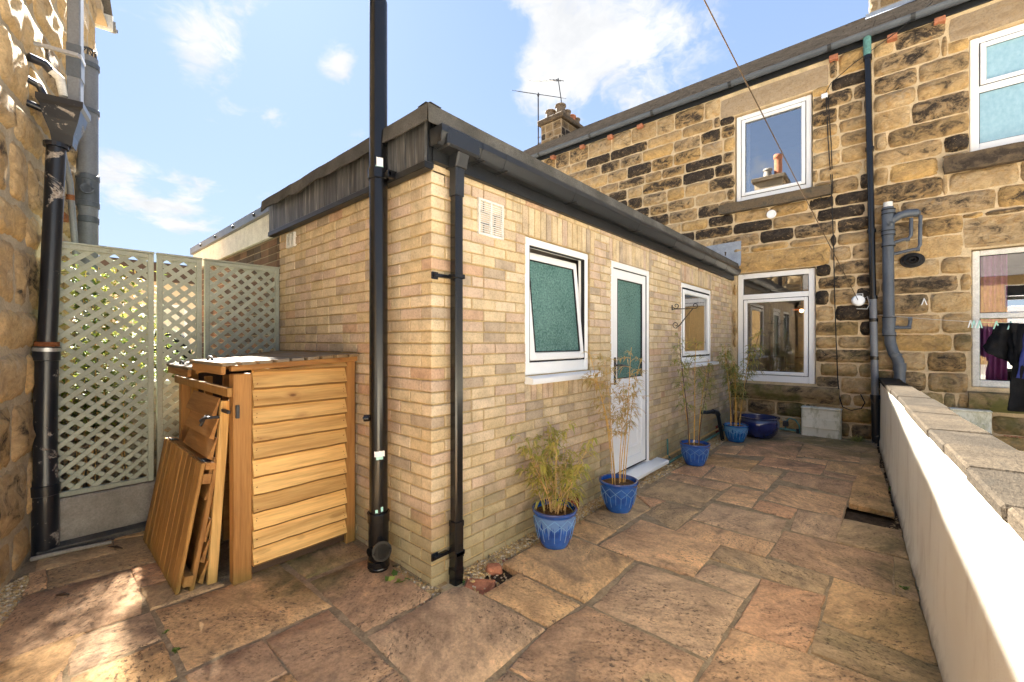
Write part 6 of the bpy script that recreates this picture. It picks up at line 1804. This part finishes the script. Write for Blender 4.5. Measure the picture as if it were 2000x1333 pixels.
bamboo(P4, .20, [(-.05, -.05, 1.25, -.05, -.15, .45), (.0, -.03, 1.0, .02, -.1, .4), (.04, .03, 1.45, .22, .25, .5), (.05, .0, 1.1, .12, .1, .4), (0, .05, .9, -.08, .15, .4), (-.04, .03, 1.1, -.12, .05, .4)], 1000,
       'greenish bamboo against the ground floor window in the corner', 4, 'mixed_leaf', ['cane_gold', 'cane_gold', 'cane_dark'], .0085, (.065, .13), .0072)

# weeds
def weed(c, n, L, label, seed, m='green_leaf', wd=.4):
    rg = random.Random(seed); mb = MB(); c = Vector(c)
    for i in range(n):
        d = rdir(rg, .15, .9); s = c + Vector((rg.uniform(-.4, .4) * L, rg.uniform(-.4, .4) * L, 0)); leaf(mb, s + d * L * .2, d, L * rg.uniform(.5, 1), L * wd * rg.uniform(.6, 1), Vector((0, 0, 1)), rg.random())
    o = mb.build('weed', m); tag(centre(o), label, 'weed')
weed((-2.27, 1.47, -.03), 14, .085, 'small green weed at the foot of the black soil pipe', 1)
for i, (p, lab, n, L) in enumerate((((345, 1268), 'tiny green weed in the wide joint near the front', 30, .022), ((325, 1232), 'tiny weed in the joint beside the big left flag', 14, .018), ((1768, 1150), 'tuft of weed by the cream wall on the flags', 60, .03), ((1745, 955), 'small grass tuft by the cream wall further back', 30, .05), ((1812, 1160), 'thin weed at the very foot of the cream wall', 14, .06), ((280, 1015), 'pale green leaf behind the leaning panel', 3, .09))):
    g0 = ground(*p); weed((g0[0], g0[1], -.01), n, L, lab, 10 + i)
weed((-.35, 8.08, -.02), 120, .14, 'grass and weeds under the stone wall beside the meter box', 30, 'mixed_leaf', .05)
weed((-1.95, 1.78, -.04), 10, .03, 'tiny weed in the gully hole by the corner', 31)

# broken gully at the corner and brick fragments
GY = thing('gully', 'broken red clay gully let into the paving by the corner pipe', 'gully', (-1.9, 1.6, -.05))
gc = ground(935, 1152, -.03)
def GG(a, b, z): c_, s_ = math.cos(.62), math.sin(.62); return (gc[0] + a * c_ - b * s_, gc[1] + a * s_ + b * c_, z)
for a, b, c, e in ((-.09, .09, -.09, -.07), (-.09, .09, .07, .09), (-.09, -.07, -.07, .07), (.07, .09, -.07, .07)):
    mb = MB(); mb.box(GG, a, b, c, e, -.06, -.014, .004, 0, .003); mb.build('rim', 'terracotta', GY)
mb = MB(); mb.add([GG(-.07, -.07, -.02), GG(.07, -.07, -.02), GG(.07, .07, -.02), GG(-.07, .07, -.02), GG(-.03, -.03, -.048), GG(.03, -.03, -.048), GG(.03, .03, -.048), GG(-.03, .03, -.048)], [(0, 1, 5, 4), (1, 2, 6, 5), (2, 3, 7, 6), (3, 0, 4, 7), (4, 5, 6, 7)]); mb.build('bowl', 'terracotta', GY)
for i, (p, s, lab) in enumerate((((965, 1113), (.10, .065, .055), 'orange brick fragment lying in the hole by the corner'), ((985, 1095), (.06, .05, .03), 'smaller reddish brick chip at the edge of the gravel'))):
    g0 = ground(p[0], p[1], -.02); mb = MB(); an = .9 + i
    def BF(a, b, z): return (g0[0] + a * math.cos(an) - b * math.sin(an), g0[1] + a * math.sin(an) + b * math.cos(an), z)
    mb.box(BF, -s[0] / 2, s[0] / 2, -s[1] / 2, s[1] / 2, -.045, -.045 + s[2], .010, 0, .007); tag(centre(mb.build('brick_fragment', 'terracotta')), lab, 'brick fragment')

# ================================================================== small things on the walls
SB = thing('hanging_basket_bracket', 'black wrought iron scroll bracket on the brick wall beside the closed window', 'bracket', tuple(FA(5.45, 1.62, 0)))
def spiral(cx, cz, r, a0, turns, sgn): return [(cx + (r * (1 - .75 * i / 16)) * math.cos(a0 + sgn * turns * 6.283 * i / 16), cz + (r * (1 - .75 * i / 16)) * math.sin(a0 + sgn * turns * 6.283 * i / 16)) for i in range(17)]
def SBP(d, w): return FA(5.42 , w, d)
mb = MB(); mb.box(FA, 5.41, 5.43, 1.86, 1.93, 0, .008, .002); mb.build('wall_plate', 'metal_dark', SB)
mb = MB(); mb.tube([SBP(.0, 1.875), SBP(.26, 1.872)], .006, 6); mb.tube([SBP(x, z) for x, z in spiral(.055, 1.915, .04, 3.6, 1.1, 1)], .005, 6); mb.tube([SBP(x, z) for x, z in spiral(.285, 1.905, .04, -2.2, 1.2, 1)], .005, 6); mb.build('arm', 'metal_dark', SB, 60)
mb = MB(); mb.tube([SBP(.26, 1.87), SBP(.17, 1.76), SBP(.10, 1.67), SBP(.06, 1.64)], .007, 6); mb.tube([SBP(x, z) for x, z in spiral(.05, 1.675, .045, -1.2, 1.1, -1)], .005, 6); mb.build('brace', 'metal_dark', SB, 60)

# washing line reel and rope over the yard
RL = thing('line_reel', 'white round retractable washing line reel on the stone wall', 'reel', tuple(FB(-.33, 2.0, .1)))
rc = FB(-.335, 2.07, .09)
mb = MB(); mb.lathe((0, 0, 0), [(0, -.035), (.07, -.03), (.082, -.01), (.082, .01), (.07, .03), (0, .035)], 22)
rm = Matrix.Rotation(math.radians(75), 3, 'X') @ Matrix.Rotation(.3, 3, 'Y')
mb.v = [tuple(rc + rm @ Vector(v)) for v in mb.v]; mb.build('case', 'clips_white', RL, 40)
mb = MB(); mb.tube([rc + Vector((.06, 0, .02)), rc + Vector((.10, .04, .06)), rc + Vector((.13, .0, -.06)), rc + Vector((.10, -.02, -.13)), rc + Vector((-.02, -.02, -.12))], .006, 6); mb.tube([rc + Vector((-.02, 0, .05)), rc + Vector((-.02, .02, .10)), rc + Vector((.05, .02, .10)), rc + Vector((.05, 0, .05))], .008, 6); mb.build('strap', 'wire_pale', RL, 60)
e0 = Vector((-.80, 2.63, 3.47)); pe = rc + (e0 - rc) * 1.9
mb = MB(); N = 24
mb.tube([rc + (pe - rc) * (i / N) - Vector((0, 0, .10 * math.sin(math.pi * i / N) * .3)) for i in range(N + 1)], .0042, 6)
tag(mb.build('washing_line', 'rope', None, 60), 'long brown rope running from the white reel up across the sky', 'rope')
mb = MB(); mb.tube([(pe.x, pe.y, -.05), (pe.x, pe.y, pe.z + .1)], .04, 10); tag(centre(mb.build('line_post', 'metal_dark')), 'metal washing line post behind the viewer', 'post')

# neighbour's washing: line, clothes, pegs
YL = 7.2
cl0, cl1 = Vector((-.1, 8.14, 1.85)), Vector((2.6, 6.7, 1.72))
def LN(t): return cl0 + (cl1 - cl0) * t - Vector((0, 0, .12 * math.sin(math.pi * t)))
mb = MB(); mb.tube([LN(i / 20) for i in range(21)], .003, 5); tag(mb.build('clothes_line', 'wire_pale'), 'thin clothes line in front of the purple curtain', 'line')
def cloth(name, label, t0, t1, drop, m, seed, tri=False):
    nx, nz = 18, 14; vs = []
    for i in range(nx + 1):
        t = t0 + (t1 - t0) * i / nx; a = i / nx
        for j in range(nz + 1):
            b = j / nz; p = LN(t)
            dr = drop * (1 if not tri else (.55 + .45 * min(1, a * 1.6)))
            w = .045 * math.sin(a * 13 + seed + b * 1.2) * b ** .6 + .022 * math.sin(a * 31 + seed * 2 - b * 2) * b + .012 * math.sin(b * 17 + a * 6)
            sp = (a - .5) * .12 * b * (2.2 if tri else 1)
            vs.append(p + Vector((sp + w * .45, w, -dr * b - .01 * math.sin(a * 9) * b)))
    mb = MB(); k = nz + 1; mb.add(vs, [(i * k + j, (i + 1) * k + j, (i + 1) * k + j + 1, i * k + j + 1) for i in range(nx) for j in range(nz)])
    o = mb.build(name, m, None, 80); so = o.modifiers.new('thickness', 'SOLIDIFY'); so.thickness = .006
    return tag(o, label, 'clothing', 'washing on the neighbour\'s line')
cloth('black_jumper', 'black top pegged on the line with its sleeve flared left', .395, .45, .52, 'black_cloth', 1.0, True)
cloth('black_trousers', 'long black trousers hanging at the right edge', .445, .53, 1.0, 'black_cloth', 2.3)
cloth('navy_garment', 'navy garment partly hidden behind the black washing', .47, .54, .62, 'navy_cloth', 4.0)
def peg(p, m, label, tilt=.25):
    T = thing('clothes_peg', label, 'clothes peg', tuple(p), 'clothes pegs')
    for s in (-1, 1):
        mb = MB(); mb.box(lambda a, b, z: p + Vector((a + s * (.004 + (-z) * tilt), b, z)), -.006, .006, -.006, .006, -.075, .02, .002); mb.build('leg', m, T)
    mb = MB(); mb.tube([p + Vector((-.012, 0, -.002)), p + Vector((.012, 0, -.002))], .006, 6); mb.build('spring', 'zinc', T)
peg(FB(.37, 2.04, .06), 'clips_white', 'white peg hanging alone against the stone wall', .3)
for i, t in enumerate((.318, .328, .338, .345)): peg(LN(t), 'mint_plastic' if i % 2 else 'clips_white', ['white peg furthest left in the cluster on the clothes line', 'mint peg second in the cluster on the clothes line', 'white peg third in the cluster on the clothes line', 'mint peg at the right of the cluster on the clothes line'][i], .2)
peg(LN(.392), 'mint_plastic', 'mint peg holding the shoulder of the black top'); peg(LN(.43), 'mint_plastic', 'mint peg between the black top and the trousers')

# curtains and furniture seen through the glass
def curtain(name, label, x0, x1, y, z0, z1, m, folds=9, amp=.03):
    N = 60; mb = MB(); vs = []
    for i in range(N + 1):
        t = i / N; x = x0 + (x1 - x0) * t
        for z in (z1, (z0 + z1) / 2, z0): vs.append((x, y + amp * math.sin(t * folds * 6.283) + .3 * amp * math.sin(t * 23), z))
    mb.add(vs, [(i * 3 + j, i * 3 + j + 1, (i + 1) * 3 + j + 1, (i + 1) * 3 + j) for i in range(N) for j in range(2)])
    return tag(centre(mb.build(name, m, None, 80)), label, 'curtain')
curtain('curtain', 'purple curtain inside the sash window on the right', .92, 1.17, YB + .28, .8, 2.62, 'purple_curtain', 5)
curtain('curtain', 'beige curtain at the back window inside the ground floor room', -.55, -.12, 12.0, .4, 2.5, 'beige_curtain', 7)
curtain('curtain', 'white net at the left side of the upstairs window', -1.93, -1.84, YB + .25, 3.95, 5.38, 'white_cloth', 3, .015)
DT = thing('dining_table', 'dark dining table inside the ground floor window', 'table', (-1.2, 9.4, .25))
mb = MB(); mb.box(W, -1.75, -.65, 9.0, 10.4, .96, 1.0, .01); mb.build('tabletop', 'dark_wood', DT)
for x in (-1.68, -.75):
    for y in (9.08, 10.28): mb = MB(); mb.box(W, x, x + .06, y, y + .06, .25, .959, .005); mb.build('leg', 'dark_wood', DT)
for i, (x, y, lab) in enumerate(((-1.55, 8.75, 'dark dining chair left of the table inside the window'), (-1.0, 8.72, 'dark dining chair right of the first inside the window'))):
    T = thing('dining_chair', lab, 'chair', (x, y, .25))
    mb = MB(); mb.box(W, x - .21, x + .21, y, y + .42, .68, .73, .01); mb.build('seat', 'dark_wood', T)
    mb = MB(); mb.box(W, x - .21, x + .21, y - .03, y + .0, .80, 1.20, .012); mb.build('backrest', 'dark_wood', T)
    for a in (-.19, .16):
        for b in (0, .36): mb = MB(); mb.box(W, x + a, x + a + .035, y + b, y + b + .035, .25, .68 if b else 1.1, .004); mb.build('leg', 'dark_wood', T)
VS = thing('flower_vase', 'vase of dried flowers inside the ground floor window', 'vase', (-.88, 8.62, .8))
mb = MB(); mb.lathe((-.93, 8.58, .83), [(.05, 0), (.08, .08), (.06, .18), (.04, .2)], 16, (True, False)); mb.build('vase', 'dark_concrete', VS, 40)
mb = MB(); rg = random.Random(3)
for i in range(260): leaf(mb, Vector((-.93, 8.58, 1.03)) + rdir(rg, 0, 1) * rg.uniform(.02, .2), rdir(rg), rg.uniform(.02, .05), .012, Vector((0, 0, 1)), rg.random())
mb.build('flowers', 'dead_leaf', VS, 0, 'stuff')
LMP = thing('pendant_lamp', 'small warm glowing lamp inside the ground floor room', 'lamp', (-1.3, 10.2, 2.1))
mb = MB(); V, Fc = ico(); mb.add([v * .035 + Vector((-1.3, 10.2, 2.08)) for v in V], Fc); mb.build('bulb', 'bulb_glow', LMP, 60)
mb = MB(); mb.lathe((-1.3, 10.2, 2.10), [(.16, 0), (.10, .05), (.03, .08)], 18); mb.tube([(-1.3, 10.2, 2.17), (-1.3, 10.2, 2.75)], .005, 6); mb.build('shade', 'terracotta', LMP, 40)
HP = thing('house_plant', 'green house plant on the sill inside the closed extension window', 'plant', (-2.26, 6.15, 1.2))
mb = MB(); rg = random.Random(6)
for i in range(60): leaf(mb, Vector((-2.28, 6.15, 1.27)) + rdir(rg, 0, 1) * .06, rdir(rg, .1, 1), rg.uniform(.08, .2), .018, Vector((0, 0, 1)), rg.random(), .4)
mb.build('leaves', 'green_leaf', HP, 0, 'stuff'); mb = MB(); mb.lathe((-2.28, 6.15, 1.17), [(.05, 0), (.065, .11), (.055, .11)], 16, (True, False)); mb.build('pot', 'terracotta', HP, 40)

# television aerials on the far chimney
A1 = thing('tv_aerial', 'tall thin television aerial left of the far chimney', 'aerial', (-8.75, 11.3, 7.8))
def AP(px_, py_, d): v = FW + RT * ((px_ - 1000) / FPX); return Vector((v.x * d, v.y * d, CAM_H + (668 - py_) * d / FPX))
mb = MB(); mb.tube([AP(1051.5, 292, 14.4), AP(1051.2, 182, 14.4)], .022, 6); mb.build('mast', 'metal_dark', A1)
mb = MB(); a_, b_ = AP(1012, 179, 14.2), AP(1094, 191, 14.9); mb.tube([a_, b_], .012, 5); mb.build('boom', 'metal_dark', A1)
for i in range(14):
    mb = MB(); p = a_.lerp(b_, i / 13); mb.tube([p - Vector((.12, .2, 0)), p + Vector((.12, .2, 0))], .007, 4); mb.build('element', 'metal_dark', A1)
mb = MB(); p = AP(1051.2, 186, 14.4); mb.box(lambda a, b, c: p + Vector((a, b, c)), -.03, .03, -.03, .03, -.05, .05, .01); mb.tube([AP(1050, 270, 14.4), AP(1056, 268, 14.5)], .012, 5); mb.tube([AP(1050, 282, 14.4), AP(1056, 279, 14.5)], .012, 5); mb.build('clamp', 'metal_dark', A1)
A2 = thing('tv_aerial', 'leaning television aerial on top of the far chimney', 'aerial', tuple(AP(1100, 236, 14.2)))
mb = MB(); mb.tube([AP(1101, 240, 14.2), AP(1096, 195, 14.2), AP(1090, 153, 14.2)], .018, 6); mb.build('mast', 'metal_dark', A2)
mb = MB(); a_, b_ = AP(1042, 159, 13.6), AP(1093, 157, 14.3); mb.tube([a_, b_], .008, 4); mb.build('boom', 'wire_pale', A2)
for i in range(9):
    mb = MB(); p = a_.lerp(b_, i / 8); mb.tube([p - Vector((.08, .14, 0)), p + Vector((.08, .14, 0))], .006 if i < 6 else .012, 4); mb.build('element', 'wire_pale' if i < 6 else 'metal_dark', A2)
